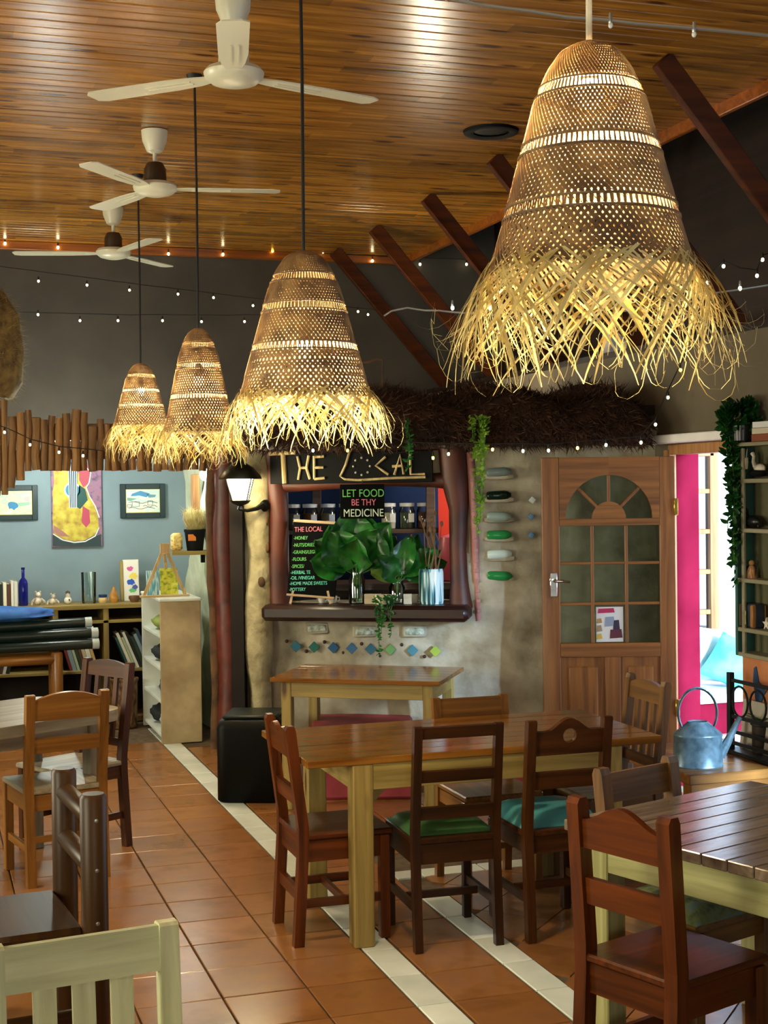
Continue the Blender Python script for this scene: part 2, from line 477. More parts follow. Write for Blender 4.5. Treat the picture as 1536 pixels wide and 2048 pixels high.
wall_with_holes('wall_front', M['taupe'], 'Y', YF - .08, .16, XL, XR + .6, -.05, 4.3, [(-1.2, 1.6, 1.0, 2.5)])
struct(MB().box((5.0, (YF + YB) / 2, 3.5), (.12, YB - YF, 1.7)).obj('wall_right_upper', M['dark_board']))
struct(MB().box((4.62, (YF + YB) / 2, 2.70), (.68, YB - YF, .04)).obj('trim_3', M['dark_board']))
struct(MB().box((4.55, (YF + YB) / 2, 4.32), (1.0, YB - YF, .06)).obj('trim_4', M['dark_board']))
struct(MB().box((4.085, (YF + YB) / 2, 4.13), (.05, YB - YF, .42)).obj('trim_5', M['dark_board']))
for n, (ax, c) in enumerate([('X', (XL - .05, 3.2)), ('X', (XL - .05, 7.6)), ('Y', (0.2, YF - .05))], 1):
    w = 2.0 if ax == 'X' else 2.8
    e = bpy.data.objects.new('window_%d' % n, None); COL.objects.link(e); struct(e)
    e.location = (c[0], c[1], 1.75); e.rotation_euler = (0, 0, R(90 if ax == 'X' else 0))
    fr = MB()
    for s in (-1, 1):
        fr.box((s * (w / 2 - .03), 0, 0), (.06, .06, 1.5)); fr.box((0, 0, s * .72), (w, .06, .06))
    fr.box((0, 0, 0), (.05, .05, 1.5)); fr.obj('frame', M['trim_wood'], e)

# roof struts running from the ceiling down to the top of the right wall
for k, (Y, word) in enumerate([(11.6, 'farthest roof strut, against the back wall'), (10.5, 'second roof strut from the back wall'),
        (9.3, 'third roof strut from the back wall'), (8.1, 'fourth roof strut from the back wall, beside the round ceiling speaker'),
        (6.95, 'roof strut hidden mostly behind the largest woven lamp'), (6.02, 'nearest roof strut, in the dark upper right corner')]):
    o = MB().beam((3.36, Y, CZ - .02), (4.36, Y, 2.73), .11, .05, (0, 1, 0), .006).obj('roof_strut', M['strut'])
    tag(o, 'reddish varnished wooden ' + word, 'beam', 'roof struts above the right wall')

# nook side wall with a wooden window strip, low red skirting
nk = MB(); ny = 10
pts = [(2.14, 10.55), (2.10, 10.9), (2.13, 11.3), (2.10, 11.9)]
vv = []; nz = 14
for j in range(nz + 1):
    z = 2.25 * j / nz
    ring = []
    for i in range(13):
        t = i / 12; Yp = 10.5 + 1.4 * t
        ring.append((2.12 + .03 * math.sin(z * 5 + t * 7) + .02 * math.sin(z * 11 + i), Yp, z))
    for i in range(5): ring.append((2.12 + .07 * (i + 1), 11.9, z))
    ring += [(2.47, 10.55 + .03 * math.sin(z * 6), z), (2.3, 10.48 + .02 * math.sin(z * 7), z)]
    vv += ring
L_ = len(vv) // (nz + 1)
ff = [(j * L_ + i, j * L_ + (i + 1) % L_, (j + 1) * L_ + (i + 1) % L_, (j + 1) * L_ + i) for j in range(nz) for i in range(L_)]
struct(MB().add(vv, ff).obj('wall_nook', M['adobe_pale']))
struct(MB().box((2.24, 10.47, .12), (.3, .05, .24), .01).obj('baseboard_nook', M['red_base']))
struct(MB().beam((2.07, 11.2, 1.5), (2.07, 11.2, 1.98), .05, .12, (0, 1, 0), .004).obj('trim_6', M['trim_wood']))

# ------------------------------------------------------------------ adobe hut with its serving hatch
HP = [(-.90, 9.12), (-.84, 9.06), (-.70, 9.02), (.52, 8.78), (.58, 8.75), (1.05, 8.80), (1.95, 8.68)]
def hut_at(u):
    for (a, va), (b, vb) in zip(HP[:-1], HP[1:]):
        if u <= b: return va + (vb - va) * (u - a) / (b - a)
    return HP[-1][1]
HO = (-.62, .45, 1.14, 1.90)                               # hatch opening u0, u1, z0, z1
from mathutils import noise
def hutw():
    us = [-.90 + .07 * i for i in range(41)]; zs = [-.02 + .06 * i for i in range(38)]
    us = sorted(set([round(u, 3) for u in us] + [HO[0], HO[1]])); zs = sorted(set([round(z, 3) for z in zs] + [HO[2], HO[3]]))
    mb = MB(); idx = {}
    def vert(i, j, back):
        k = (i, j, back)
        if k not in idx:
            u, z = us[i], zs[j]; v = hut_at(u) + (.24 if back else 0)
            if not back:
                v += .05 * noise.noise(Vector((u * 2.2, z * 2.2, 1.3))) + .02 * noise.noise(Vector((u * 7, z * 7, 4)))
                if u > .7 and z < .5: v -= .05 * (1 - z / .5)
            idx[k] = len(mb.v); mb.v.append(Vector((u, v, z)))
        return idx[k]
    def solid(i, j):
        if i < 0 or j < 0 or i >= len(us) - 1 or j >= len(zs) - 1: return False
        u, z = (us[i] + us[i + 1]) / 2, (zs[j] + zs[j + 1]) / 2
        return not (HO[0] < u < HO[1] and HO[2] < z < HO[3])
    for i in range(len(us) - 1):
        for j in range(len(zs) - 1):
            if not solid(i, j): continue
            a, b, c, d = (i, j), (i + 1, j), (i + 1, j + 1), (i, j + 1)
            mb.f.append(tuple(vert(*q, 0) for q in (a, b, c, d))); mb.f.append(tuple(vert(*q, 1) for q in (d, c, b, a)))
            for di, dj, e0, e1 in ((-1, 0, d, a), (1, 0, b, c), (0, -1, a, b), (0, 1, c, d)):
                if not solid(i + di, j + dj):
                    mb.f.append((vert(*e1, 0), vert(*e0, 0), vert(*e0, 1), vert(*e1, 1)))
    return mb
hut = struct(hutw().obj('wall_hut', M['adobe'], rz=-HEAD, angle=70))
def hut_obj(mb, name, mat, **kw):
    return mb.obj(name, mat, hut, **kw)
# hut interior shell
hi = MB(); hi.box((.45, 10.45, 1.15), (2.9, .1, 2.3)); struct(hi.obj('wall_hut_back', M['hut_blue'], rz=-HEAD))
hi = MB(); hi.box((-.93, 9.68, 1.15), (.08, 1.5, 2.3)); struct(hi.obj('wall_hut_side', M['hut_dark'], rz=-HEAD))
hi = MB(); hi.box((.5, 9.6, 2.31), (2.9, 1.75, .06)); struct(hi.obj('ceiling_hut', M['hut_dark'], rz=-HEAD))  # unseen slab put in to keep light out of the hut

# outside porch seen through the open door
struct(MB().box((6.3, 8.0, .04), (3.6, 6.0, .1)).obj('floor_porch', M['pink_floor']))
struct(MB().box((6.6, 9.45, 1.5), (3.6, .12, 3.0)).obj('wall_porch', M['white_plaster']))
struct(MB().box((4.37, DY1 + .005, 1.05), (.17, .02, 2.02)).obj('trim_7', M['crimson']))
df = MB()
df.box((XR - .005, DY1 + .02, 1.03), (.05, .07, 2.06), .004); df.box((XR + .03, (DY0 + DY1) / 2, DZ1 + .0), (.12, DY1 - DY0, .06), .004)
struct(df.obj('door_frame', M['trim_wood']))
struct(MB().box((XR - .06, (DY0 + DY1) / 2 + .05, DZ1 + .06), (.12, DY1 - DY0 + .3, .05), .006).obj('trim_8', M['white_plaster']))
w5 = bpy.data.objects.new('window_5', None); COL.objects.link(w5); struct(w5); w5.location = (5.36, 9.36, 1.35)
fr = MB()
for s in (-1, 1): fr.box((s * .26, 0, 0), (.07, .06, 1.5), .004)
fr.box((0, 0, .74), (.52, .06, .06), .004)
for k in range(1, 5): fr.box((0, 0, -.75 + k * .3), (.5, .04, .035), .003)
fr.obj('frame', M['trim_wood'], w5)
MB().box((0, .012, 0), (.5, .008, 1.5)).obj('pane', glass_pane('porch_glass', '#5a6f90', .3), w5)

# ------------------------------------------------------------------ wooden door standing open against the hut
DV = 8.44
du0 = (1083 - 768) / F * DV
door = bpy.data.objects.new('door_1', None); COL.objects.link(door); struct(door)
door.location = uv(du0, DV, .02); door.rotation_euler = (0, 0, R(-HEAD))
K = DV / F
def dx(px): return (px - 1083) * K
def dz(py): return 2.0 - (py - 917) * K
def dbox(x0, x1, y0, y1, t=.04, yo=0):
    return ((dx((x0 + x1) / 2), yo, (dz(y0) + dz(y1)) / 2), ((x1 - x0) * K, t, abs(dz(y0) - dz(y1))))
ZB = 2.0 / K + 917
for x0, x1 in ((1083, 1118), (1318, 1349)):
    MB().box(*dbox(x0, x1, 917, ZB), .004).obj('stile', M['door_wood'], door, smooth=False)
for y0, y1 in ((1040, 1054), (1289, 1317), (ZB - 40, ZB)):
    MB().box(*dbox(1118, 1318, y0, y1), .003).obj('rail', M['door_wood_x'], door, smooth=False)
MB().box(*dbox(1207, 1237, 1317, ZB - 40), .003).obj('stile', M['door_wood'], door, smooth=False)
for x0, x1 in ((1118, 1207), (1237, 1318)):
    p = MB().box(*dbox(x0, x1, 1317, ZB - 40, .012)).obj('panel', M['door_wood'], door, smooth=False)
    MB().box(*dbox(x0 + 16, x1 - 14, 1335, ZB - 58, .03), .009).obj('raised_field', M['door_wood'], p, smooth=False)
cx, cz, ro, ri = dx(1217), dz(1040), 87 * K, 34 * K
for s in (-1, 1):
    arc = [(cx + s * ro * math.sin(R(a)), cz + ro * math.cos(R(a))) for a in range(90, -1, -9)]
    ex = dx(1118) if s < 0 else dx(1318)
    poly = [(ex, cz)] + arc + [(cx, dz(917)), (ex, dz(917))]
    MB().prism(poly, -.02, .02).obj('arch_panel', M['door_wood_x'], door, smooth=False)
    arc2 = [(cx + (ro + .012) * math.cos(R(a)), cz + (ro + .012) * math.sin(R(a))) for a in range(0, 181, 9)]
MB().prism([(cx + ri * math.cos(R(a)), cz + ri * math.sin(R(a))) for a in range(0, 181, 10)], -.018, .018).obj('half_disc', M['door_wood_x'], door, smooth=False)
for a in (45, 90, 135):
    MB().beam((cx + ri * .95 * math.cos(R(a)), 0, cz + ri * .95 * math.sin(R(a))), (cx + ro * 1.0 * math.cos(R(a)), 0, cz + ro * 1.0 * math.sin(R(a))), .018, .034, (0, 1, 0), .003).obj('glazing_bar', M['door_wood'], door, smooth=False)
for k in range(4):
    a0, a1 = k * 45, k * 45 + 45
    pl = [(cx + ro * math.cos(R(a)), cz + ro * math.sin(R(a))) for a in range(a0, a1 + 1, 9)] + [(cx + ri * math.cos(R(a)), cz + ri * math.sin(R(a))) for a in range(a1, a0 - 1, -9)]
    MB().prism(pl, -.002, .002).obj('pane', M['glass'], door, smooth=False)
for x0, x1 in ((1180, 1186), (1248, 1254)):
    MB().box(*dbox(x0, x1, 1054, 1289, .034), .003).obj('glazing_bar', M['door_wood'], door, smooth=False)
for y0, y1 in ((1126, 1132), (1207, 1213)):
    MB().box(*dbox(1118, 1318, y0, y1, .032), .003).obj('glazing_bar', M['door_wood_x'], door, smooth=False)
for x0, x1 in ((1118, 1180), (1186, 1248), (1254, 1318)):
    for y0, y1 in ((1054, 1126), (1132, 1207), (1213, 1289)):
        MB().box(*dbox(x0, x1, y0, y1, .004)).obj('pane', M['glass'], door, smooth=False)
hd = MB().box((dx(1105), -.026, dz(1171)), (.045, .012, .145), .005).obj('handle_plate', M['chrome'], door)
MB().tube([(dx(1105), -.03, dz(1163)), (dx(1105), -.075, dz(1163)), (dx(1118), -.08, dz(1163)), (dx(1135), -.075, dz(1165))], [.009, .009, .009, .007], 10).obj('lever', M['chrome'], hd)
for py in (1018, 1420):
    MB().box((dx(1350), -.01, dz(py)), (.025, .05, .1), .003).obj('hinge', M['brass'], door)
# ------------------------------------------------------------------ furniture
def woodset(key, dark, light, rough=.38, **kw):
    for a in 'XYZ': M[key + a] = wood('%s_%s' % (key, a.lower()), dark, light, a, rough, **kw)
woodset('mahog', '#2c1002', '#6e330a', .3, spec=.4)
woodset('walnut', '#281204', '#552d0c', .36, spec=.3)
woodset('dkbrown', '#1c0d03', '#3e2009', .36, spec=.3)
woodset('honey', '#5e3812', '#98662a', .34)
woodset('pine', '#756028', '#a8904e', .5, knots=True)
woodset('lime', '#868048', '#b8b47c', .5)
woodset('top', '#5a3210', '#9c6626', .15, sc=.8)
woodset('toprough', '#55443a', '#8f7c68', .2, sc=.8)
woodset('limepale', '#a6a67c', '#d2d4aa', .5)
woodset('grey', '#6e6350', '#a49a80', .4)
woodset('log', '#26150a', '#4a3013', .4, spec=.25, sc=.6)
woodset('oak', '#452a0e', '#7c5524', .42)
M['green_vinyl'] = rough_mat('green_vinyl', '#2c4c28', '#44703e', 6, .3, .1)
M['teal_vinyl'] = rough_mat('teal_vinyl', '#3e8f96', '#62b4b6', 6, .35, .1)
M['cushion'] = rough_mat('patterned_cushion', '#1e2a26', '#5e6438', 26, .9, .5, .01, c3='#4a6470')
M['screw'] = plain('steel_screw', '#b8b8b0', .3, .9)

def arc_poly(w, z0, h, kind):
    """outline in (x, z) of a back rail of width w starting at height z0, h high in the middle"""
    n = 18; top = []
    for i in range(n + 1):
        t = -1 + 2 * i / n; x = t * w / 2
        if kind == 'arch': z = h * (.72 + .28 * (1 - t * t))
        elif kind == 'wave': z = h * (.62 + .38 * (.5 + .5 * math.cos(math.pi * t)))
        elif kind == 'heart': z = h * (.66 + .34 * max(0, math.cos(math.pi * t * .8)) ** 1.5)
        elif kind == 'crown': z = h * (.75 + .25 * abs(math.sin(math.pi * t * 1.0)))
        else: z = h
        top.append((x, z0 + z))
    return [(w / 2, z0), (-w / 2, z0)] + top

def chair(name, label, loc, face, W=.38, D=.38, sh=.45, bh=.88, post=.036, wd='mahog', seat=None, crest='arch', crest_h=.10,
          rails=((.62, .06),), slats=0, slat_w=.03, cushion=None, lean=.05, apron=.06, group=None, stretch=True, seat_t=.025, knob=0.0, low_rail=None, seatwd=None, front_t=None):
    """a chair that faces the direction 'face' (degrees from the room's +x); origin on the floor under the seat"""
    t = thing(name, label, 'chair', loc, face - 90, group)
    mz, mx, my = M[wd + 'Z'], M[wd + 'X'], M[wd + 'Y']
    yb = -D / 2
    yat = lambda z: yb + post / 2 - lean * max(0, z - sh) / (bh - sh)
    for s in (-1, 1):
        xo = s * (W / 2 - post / 2)
        foot = .025
        prof = [(yb - foot, 0), (yb - foot + post, 0), (yb + post, sh - .05), (yb + post, sh + .03), (yb + post - lean, bh)]
        prof += [(yb + post * .8 - lean, bh + knob + .006), (yb + post * .2 - lean, bh + knob + .006), (yb - lean, bh), (yb, sh + .03), (yb, sh - .05)]
        mb = MB()
        Mx = Matrix(((0, 1, 0, xo), (1, 0, 0, 0), (0, 0, 1, 0), (0, 0, 0, 1)))
        mb.prism(prof, -post / 2, post / 2, Mx)
        mb.obj('back_leg', mz, t, smooth=False)
        fl = MB(); ft = front_t or post
        fl.box((xo, D / 2 - post / 2, (sh - seat_t) / 2), (ft, ft, sh - seat_t), .003); fl.obj('leg', mz, t, smooth=False)
    iw = W - 2 * post
    cz0 = bh - crest_h + (.0 if crest in ('flat', 'crown') else .01)
    tilt = Matrix.Rotation(math.atan2(lean, bh - sh), 4, 'X')
    def railpart(nm, poly, zc, th, mat):
        Mt = Matrix.Translation((0, yat(zc), zc)) @ tilt @ Matrix.Translation((0, 0, -zc))
        return MB().prism(poly, -th / 2, th / 2, Mt).obj(nm, mat, t, smooth=False)
    if crest == 'heart':
        hz = cz0 + crest_h * .52; hr = crest_h * .2
        full = arc_poly(iw + .004, cz0, crest_h, 'heart')[2:]
        for s in (-1, 1):
            side = [p for p in full if p[0] * s >= -1e-6]
            if s < 0: side = side[::-1]
            half = [(0, cz0), (s * (iw / 2 + .002), cz0)] + (side[::-1] if s > 0 else side[::-1])
            # outline: bottom middle, bottom end, up and along the top to the middle, then round the hole
            half = [(0, cz0), (s * (iw / 2 + .002), cz0)] + sorted(side, key=lambda p: -abs(p[0]))
            hole = [(s * hr * math.sin(R(a)), hz + hr * math.cos(R(a))) for a in range(0, 181, 20)]
            railpart('top_rail', half + hole, cz0 + crest_h / 2, .022, mx)
    else:
        railpart('top_rail', arc_poly(iw + .004, cz0, crest_h, crest), cz0 + crest_h / 2, .022, mx)
    for zc, h in rails:
        railpart('back_rail', [(-iw / 2, zc - h / 2), (iw / 2, zc - h / 2), (iw / 2, zc + h / 2), (-iw / 2, zc + h / 2)], zc, .02, mx)
    if slats:
        zl = (rails[-1][0] if rails else sh + .01); zt = cz0 + .01
        for k in range(slats):
            x = -iw / 2 + iw * (k + 1) / (slats + 1)
            MB().beam((x, yat(zl), zl), (x, yat(zt), zt), slat_w, .014, (0, 1, 0)).obj('slat', mz, t, smooth=False)
    sm = M[(seatwd or wd) + 'Y']
    if cushion:
        MB().box((0, 0, sh - seat_t / 2), (W - .002, D - .01, seat_t), .004).obj('seat', sm, t, smooth=False)
        n = 10; mb = MB(); vv = []; ff = []
        cw, cd = W - .02, D - .05
        for j in range(n + 1):
            for i in range(n + 1):
                x, y = -1 + 2 * i / n, -1 + 2 * j / n
                e = max(0, 1 - x ** 6) * max(0, 1 - y ** 6)
                vv.append((x * cw / 2, y * cd / 2 + .02, sh + .004 + cushion[1] * e ** .5))
        for j in range(n):
            for i in range(n):
                a = j * (n + 1) + i; ff.append((a, a + 1, a + n + 2, a + n + 1))
        o = len(vv); vv += [(x, y, sh) for x, y, z in vv[:]]
        ring = [i for i in range(n + 1)] + [(j + 1) * (n + 1) - 1 for j in range(1, n + 1)] + [n * (n + 1) + i for i in range(n - 1, -1, -1)] + [j * (n + 1) for j in range(n - 1, 0, -1)]
        for k in range(len(ring)):
            a, b = ring[k], ring[(k + 1) % len(ring)]; ff.append((b, a, a + o, b + o))
        ff.append(tuple(r + o for r in ring)[::-1])
        MB().add(vv, ff).obj('cushion', cushion[0], t, angle=70)
    else:
        MB().box((0, .008, sh - seat_t / 2 + .004), (W - .002, D + .012, seat_t), .006).obj('seat', sm, t, smooth=False)
    az = sh - seat_t - apron / 2
    for s in (-1, 1):
        MB().box((0, s * (D / 2 - post / 2), az), (iw, .02, apron)).obj('apron', mx, t, smooth=False)
        MB().box((s * (W / 2 - post / 2), 0, az), (.02, D - 2 * post, apron)).obj('apron', my, t, smooth=False)
    if stretch:
        for s in (-1, 1):
            MB().box((s * (W / 2 - post / 2), -.005, .17), (.018, D - 2 * post + .02, .035)).obj('stretcher', my, t, smooth=False)
        MB().box((0, 0, .17), (iw, .018, .03)).obj('stretcher', mx, t, smooth=False)
    if low_rail:
        MB().box((0, yb + post / 2 - .012, low_rail), (iw, .02, .05)).obj('stretcher', mx, t, smooth=False)
    return t

def table(name, label, loc, rz, L, W, H, nplank, topkey, legkey, leg=.08, inset=(.06, .06), apron=.10, top_t=.03, gap=.0015, brace=False, over_edge=True):
    """origin on the floor under the middle of the top; planks run along local x"""
    t = thing(name, label, 'table', loc, rz)
    pw = W / nplank
    pm = MB().box((0, 0, 0), (L, pw - gap, top_t), .003).mesh('plank', M[topkey + 'X'], smooth=False)
    for k in range(nplank):
        link('plank', pm, t, (0, -W / 2 + (k + .5) * pw, H - top_t / 2))
    lx, ly = L / 2 - inset[0] - leg / 2, W / 2 - inset[1] - leg / 2
    for sx in (-1, 1):
        for sy in (-1, 1):
            MB().box((sx * lx, sy * ly, (H - top_t) / 2), (leg, leg, H - top_t), .004).obj('leg', M[legkey + 'Z'], t, smooth=False)
    for s in (-1, 1):
        MB().box((0, s * (ly + leg / 2 - .016), H - top_t - apron / 2), (2 * lx - leg, .025, apron), .002).obj('apron', M[legkey + 'X'], t, smooth=False)
        MB().box((s * (lx + leg / 2 - .016), 0, H - top_t - apron / 2), (.025, 2 * ly - leg, apron), .002).obj('apron', M[legkey + 'Y'], t, smooth=False)
    if brace:
        for sx in (-1, 1):
            for sy in (-1, 1):
                x, y = sx * (lx - sx * 0), sy * ly
                MB().prism([(0, 0), (-sx * .17, 0), (0, -.17)] if sx > 0 else [(0, 0), (.17, 0), (0, -.17)], -.012, .012,
                           Matrix.Translation((x - sx * leg / 2, y, H - top_t - .002))).obj('brace', M[legkey + 'X'], t, smooth=False)
    return t

# main table in the middle
table('dining_table', 'long wooden dining table with chunky pale pine legs in the middle of the room', (2.23, 5.855, 0), 0, 1.58, .80, .77, 7, 'top', 'pine', .085, (.19, .004), .105, .03, .0008, brace=True)
# table against the hut
bt = table('dining_table', 'small wooden table with pale legs standing against the adobe counter', uv(-.10, 8.36), -33, 1.0, .66, .77, 6, 'top', 'pine', .06, (.05, .05), .09, .025, .0008)
# table at the right
c0 = Vector((.57, 4.61)); e1 = Vector((.8, .6)); e2 = Vector((.6, -.8))
rc = c0 + e1 * .47 + e2 * .62
table('dining_table', 'plank-topped table with greenish yellow frame at the right edge', uv(rc.x, rc.y), 37 - HEAD, .94, 1.24, .77, 13, 'toprough', 'lime', .085, (.05, .06), .12, .035, .004)
# table at the left with rounded corners
lc = Vector((-1.29, 7.10)); d1 = Vector((.665, .75)); d2 = Vector((-.75, .665))
lt = lc - d1 * .72 + d2 * .36
t = thing('dining_table', 'grey-brown table with rounded corners at the left edge', 'table', uv(lt.x, lt.y), math.degrees(math.atan2(d1.y, d1.x)) - HEAD)
def rrect(w, h, r, n=6):
    out = []
    for cx_, cy_, a0 in ((w / 2 - r, h / 2 - r, 0), (-w / 2 + r, h / 2 - r, 90), (-w / 2 + r, -h / 2 + r, 180), (w / 2 - r, -h / 2 + r, 270)):
        out += [(cx_ + r * math.cos(R(a0 + 90 * k / n)), cy_ + r * math.sin(R(a0 + 90 * k / n))) for k in range(n + 1)]
    return out
MB().prism(rrect(1.44, .74, .13), -.77, -.715, Matrix(((1, 0, 0, 0), (0, 0, 1, 0), (0, -1, 0, 0), (0, 0, 0, 1)))).obj('table_top', M['greyX'], t, smooth=False)
for sx in (-1, 1):
    for sy in (-1, 1):
        MB().box((sx * .58, sy * .25, .357), (.07, .07, .715), .004).obj('leg', M['greyZ'], t, smooth=False)
    MB().box((0, sx * .25, .675), (1.1, .025, .08)).obj('apron', M['greyX'], t, smooth=False)
    MB().box((sx * .58, 0, .675), (.025, .44, .08)).obj('apron', M['greyY'], t, smooth=False)

# chairs at the main table
chair('dining_chair', 'dark red-brown chair with scalloped top rail at the left end of the middle table', (1.62, 5.745, 0), 0, W=.385, D=.385, bh=.88, wd='mahog', crest='crown', crest_h=.12, rails=((.60, .07), ), knob=.01, post=.042, low_rail=.2, apron=.085)
chair('dining_chair', 'dark chair with plain flat back rails and green vinyl seat at the middle table', uv(.222, 5.89), 90 - 2, W=.375, D=.40, bh=.90, wd='dkbrown', crest='flat', crest_h=.045, rails=((.70, .045), (.55, .05)), cushion=(M['green_vinyl'], .035), post=.034, apron=.08)
chair('dining_chair', 'dark brown chair with a round hole in its curved top rail and teal seat', uv(.672, 6.0), 90, W=.375, D=.40, bh=.90, wd='walnut', crest='heart', crest_h=.15, rails=((.655, .07), ), cushion=(M['teal_vinyl'], .06), post=.038, apron=.07)
chair('dining_chair', 'honey-coloured chair with a plain top board on the far side of the middle table', uv(.47, 6.64), -90, W=.385, D=.38, bh=.84, wd='honey', crest='flat', crest_h=.11, rails=((.60, .05), ), post=.036)
chair('dining_chair', 'brown slatted chair with arched top rail at the right end of the middle table', uv(1.02, 6.66), 180, W=.38, D=.40, bh=.92, wd='oak', crest='arch', crest_h=.10, rails=((.56, .05), ), slats=3, post=.038, knob=.015, seatwd='grey')
# chairs at the right table
fd = Vector((.79, .61)); bc = Vector((.68, 4.11))
p = bc + fd * .20
chair('dining_chair', 'large reddish brown chair with a wavy top rail in the right foreground', uv(p.x, p.y), 37.7 - HEAD, W=.40, D=.40, bh=.905, wd='mahog', crest='wave', crest_h=.14, rails=((.645, .08), ), post=.048, apron=.09, knob=.012, lean=.03)
p = Vector((.887, 4.90)) + Vector((.6, -.8)) * .19
chair('dining_chair', 'pale wooden chair with a patterned cushion behind the right table', uv(p.x, p.y), -53 - HEAD, W=.385, D=.40, bh=.87, wd='oak', crest='flat', crest_h=.10, rails=(), post=.045, cushion=(M['cushion'], .05), knob=.015)
# chairs at the left table
p = Vector((-1.52, 6.74)); fa = 30 + 90 - HEAD
chair('dining_chair', 'honey-coloured chair with an arched top rail at the left table', uv(p.x + .2 * -math.sin(R(30)), p.y + .2 * math.cos(R(30))), fa, W=.40, D=.40, bh=.90, wd='honey', crest='arch', crest_h=.13, rails=((.66, .07), ), post=.042, seatwd='grey', apron=.075)
p = Vector((-1.50, 7.53)) - d1 * .2
chair('dining_chair', 'dark brown slatted chair at the far end of the left table', uv(p.x, p.y), math.degrees(math.atan2(-d1.y, -d1.x)) - HEAD, W=.40, D=.40, bh=.95, wd='walnut', crest='arch', crest_h=.09, rails=((.54, .04), ), slats=3, post=.04, seatwd='grey', lean=.06)
# pale chair in the bottom left corner
p = Vector((-.668, 3.10)); a = 26
chair('dining_chair', 'pale lime-washed slatted chair in the bottom left corner', uv(p.x - .2 * math.sin(R(a)) * -1, p.y - .2 * math.cos(R(a))), a - 90 - HEAD, W=.43, D=.42, bh=.875, wd='limepale', crest='flat', crest_h=.10, rails=((.50, .05), ), slats=3, slat_w=.05, post=.044, lean=.03)
# log armchair in the left foreground
t = thing('log_chair', 'chunky chair of round dark varnished logs in the left foreground', 'chair', uv(-1.235, 4.70), 197 - HEAD - 90 + 7)
def log(p0, p1, r, nm, mat, n=16, bev=.012):
    p0, p1 = Vector(p0), Vector(p1); d = (p1 - p0).normalized()
    return MB().tube([p0, p0 + d * bev, p1 - d * bev, p1], [r - bev * .7, r, r, r - bev * .7], n).obj(nm, mat, t, angle=50)
LW = .235
for s in (-1, 1):
    pl = log((s * LW, -.21, 0), (s * LW, -.21, .88), .044, 'back_leg', M['logZ'])
    log((s * LW, .24, 0), (s * LW, .24, .42), .042, 'leg', M['logZ'])
    for z in (.80, .64, .47):
        MB().lathe([(.001, 0), (.007, .0), (.006, .003), (.001, .004)], 10, Matrix.Translation((s * (LW + .043), -.21, z)) @ Matrix.Rotation(R(90 * s), 4, 'Y')).obj('screw', M['screw'], pl)
    log((s * LW, -.2, .17), (s * LW, .23, .17), .024, 'stretcher', M['logY'])
for z in (.80, .64): log((-LW, -.21, z), (LW, -.21, z), .033, 'back_rail', M['logX'])
MB().box((0, .035, .43), (.50, .42, .05), .015).obj('seat', M['logX'], t, smooth=False)
# black pouf
pp = uv(-.80, 8.58)
t = thing('pouf', 'black upholstered pouf with rounded edges beside the adobe counter', 'pouf', pp, -HEAD - 4)
n = 8
mb = MB(); vv = []; rings = []
for z, ins in ((0, .012), (.012, 0), (.44, 0), (.48, .012), (.497, .05)):
    rings.append([(x, y, z) for x, y in rrect(.40 - 2 * ins, .40 - 2 * ins, .06, 5)])
nn = len(rings[0]); vv = [p for r_ in rings for p in r_]
ff = [(j * nn + i, j * nn + (i + 1) % nn, (j + 1) * nn + (i + 1) % nn, (j + 1) * nn + i) for j in range(len(rings) - 1) for i in range(nn)]
ff += [tuple(range(nn))[::-1], tuple(range((len(rings) - 1) * nn, len(rings) * nn))]
M['black_vinyl'] = plain('black_vinyl', '#020302', .55); M['black_vinyl'].node_tree.nodes['Principled BSDF'].inputs['Specular IOR Level'].default_value = .2
M['dark_green_vinyl'] = plain('dark_green_vinyl', '#161e1a', .4)
MB().add(vv, ff).obj('body', M['black_vinyl'], t, angle=60)
MB().box((0, 0, .503), (.33, .33, .02), .008).obj('top_pad', M['dark_green_vinyl'], t)
# low platform bench with the watering can
t = thing('platform_bench', 'low wooden bench carrying the watering can beside the door', 'bench', (3.92, 6.58, 0))
for k in range(4):
    MB().box((0, -.315 + k * .21, .40), (.72, .207, .05), .004).obj('plank', M['honeyX'], t, smooth=False)
MB().box((0, -.40, .31), (.70, .03, .13), .003).obj('apron', M['honeyX'], t, smooth=False)
for sx in (-1, 1):
    for sy in (-1, 1):
        MB().box((sx * .31, sy * .36, .1875), (.07, .07, .375), .004).obj('leg', M['honeyZ'], t, smooth=False)
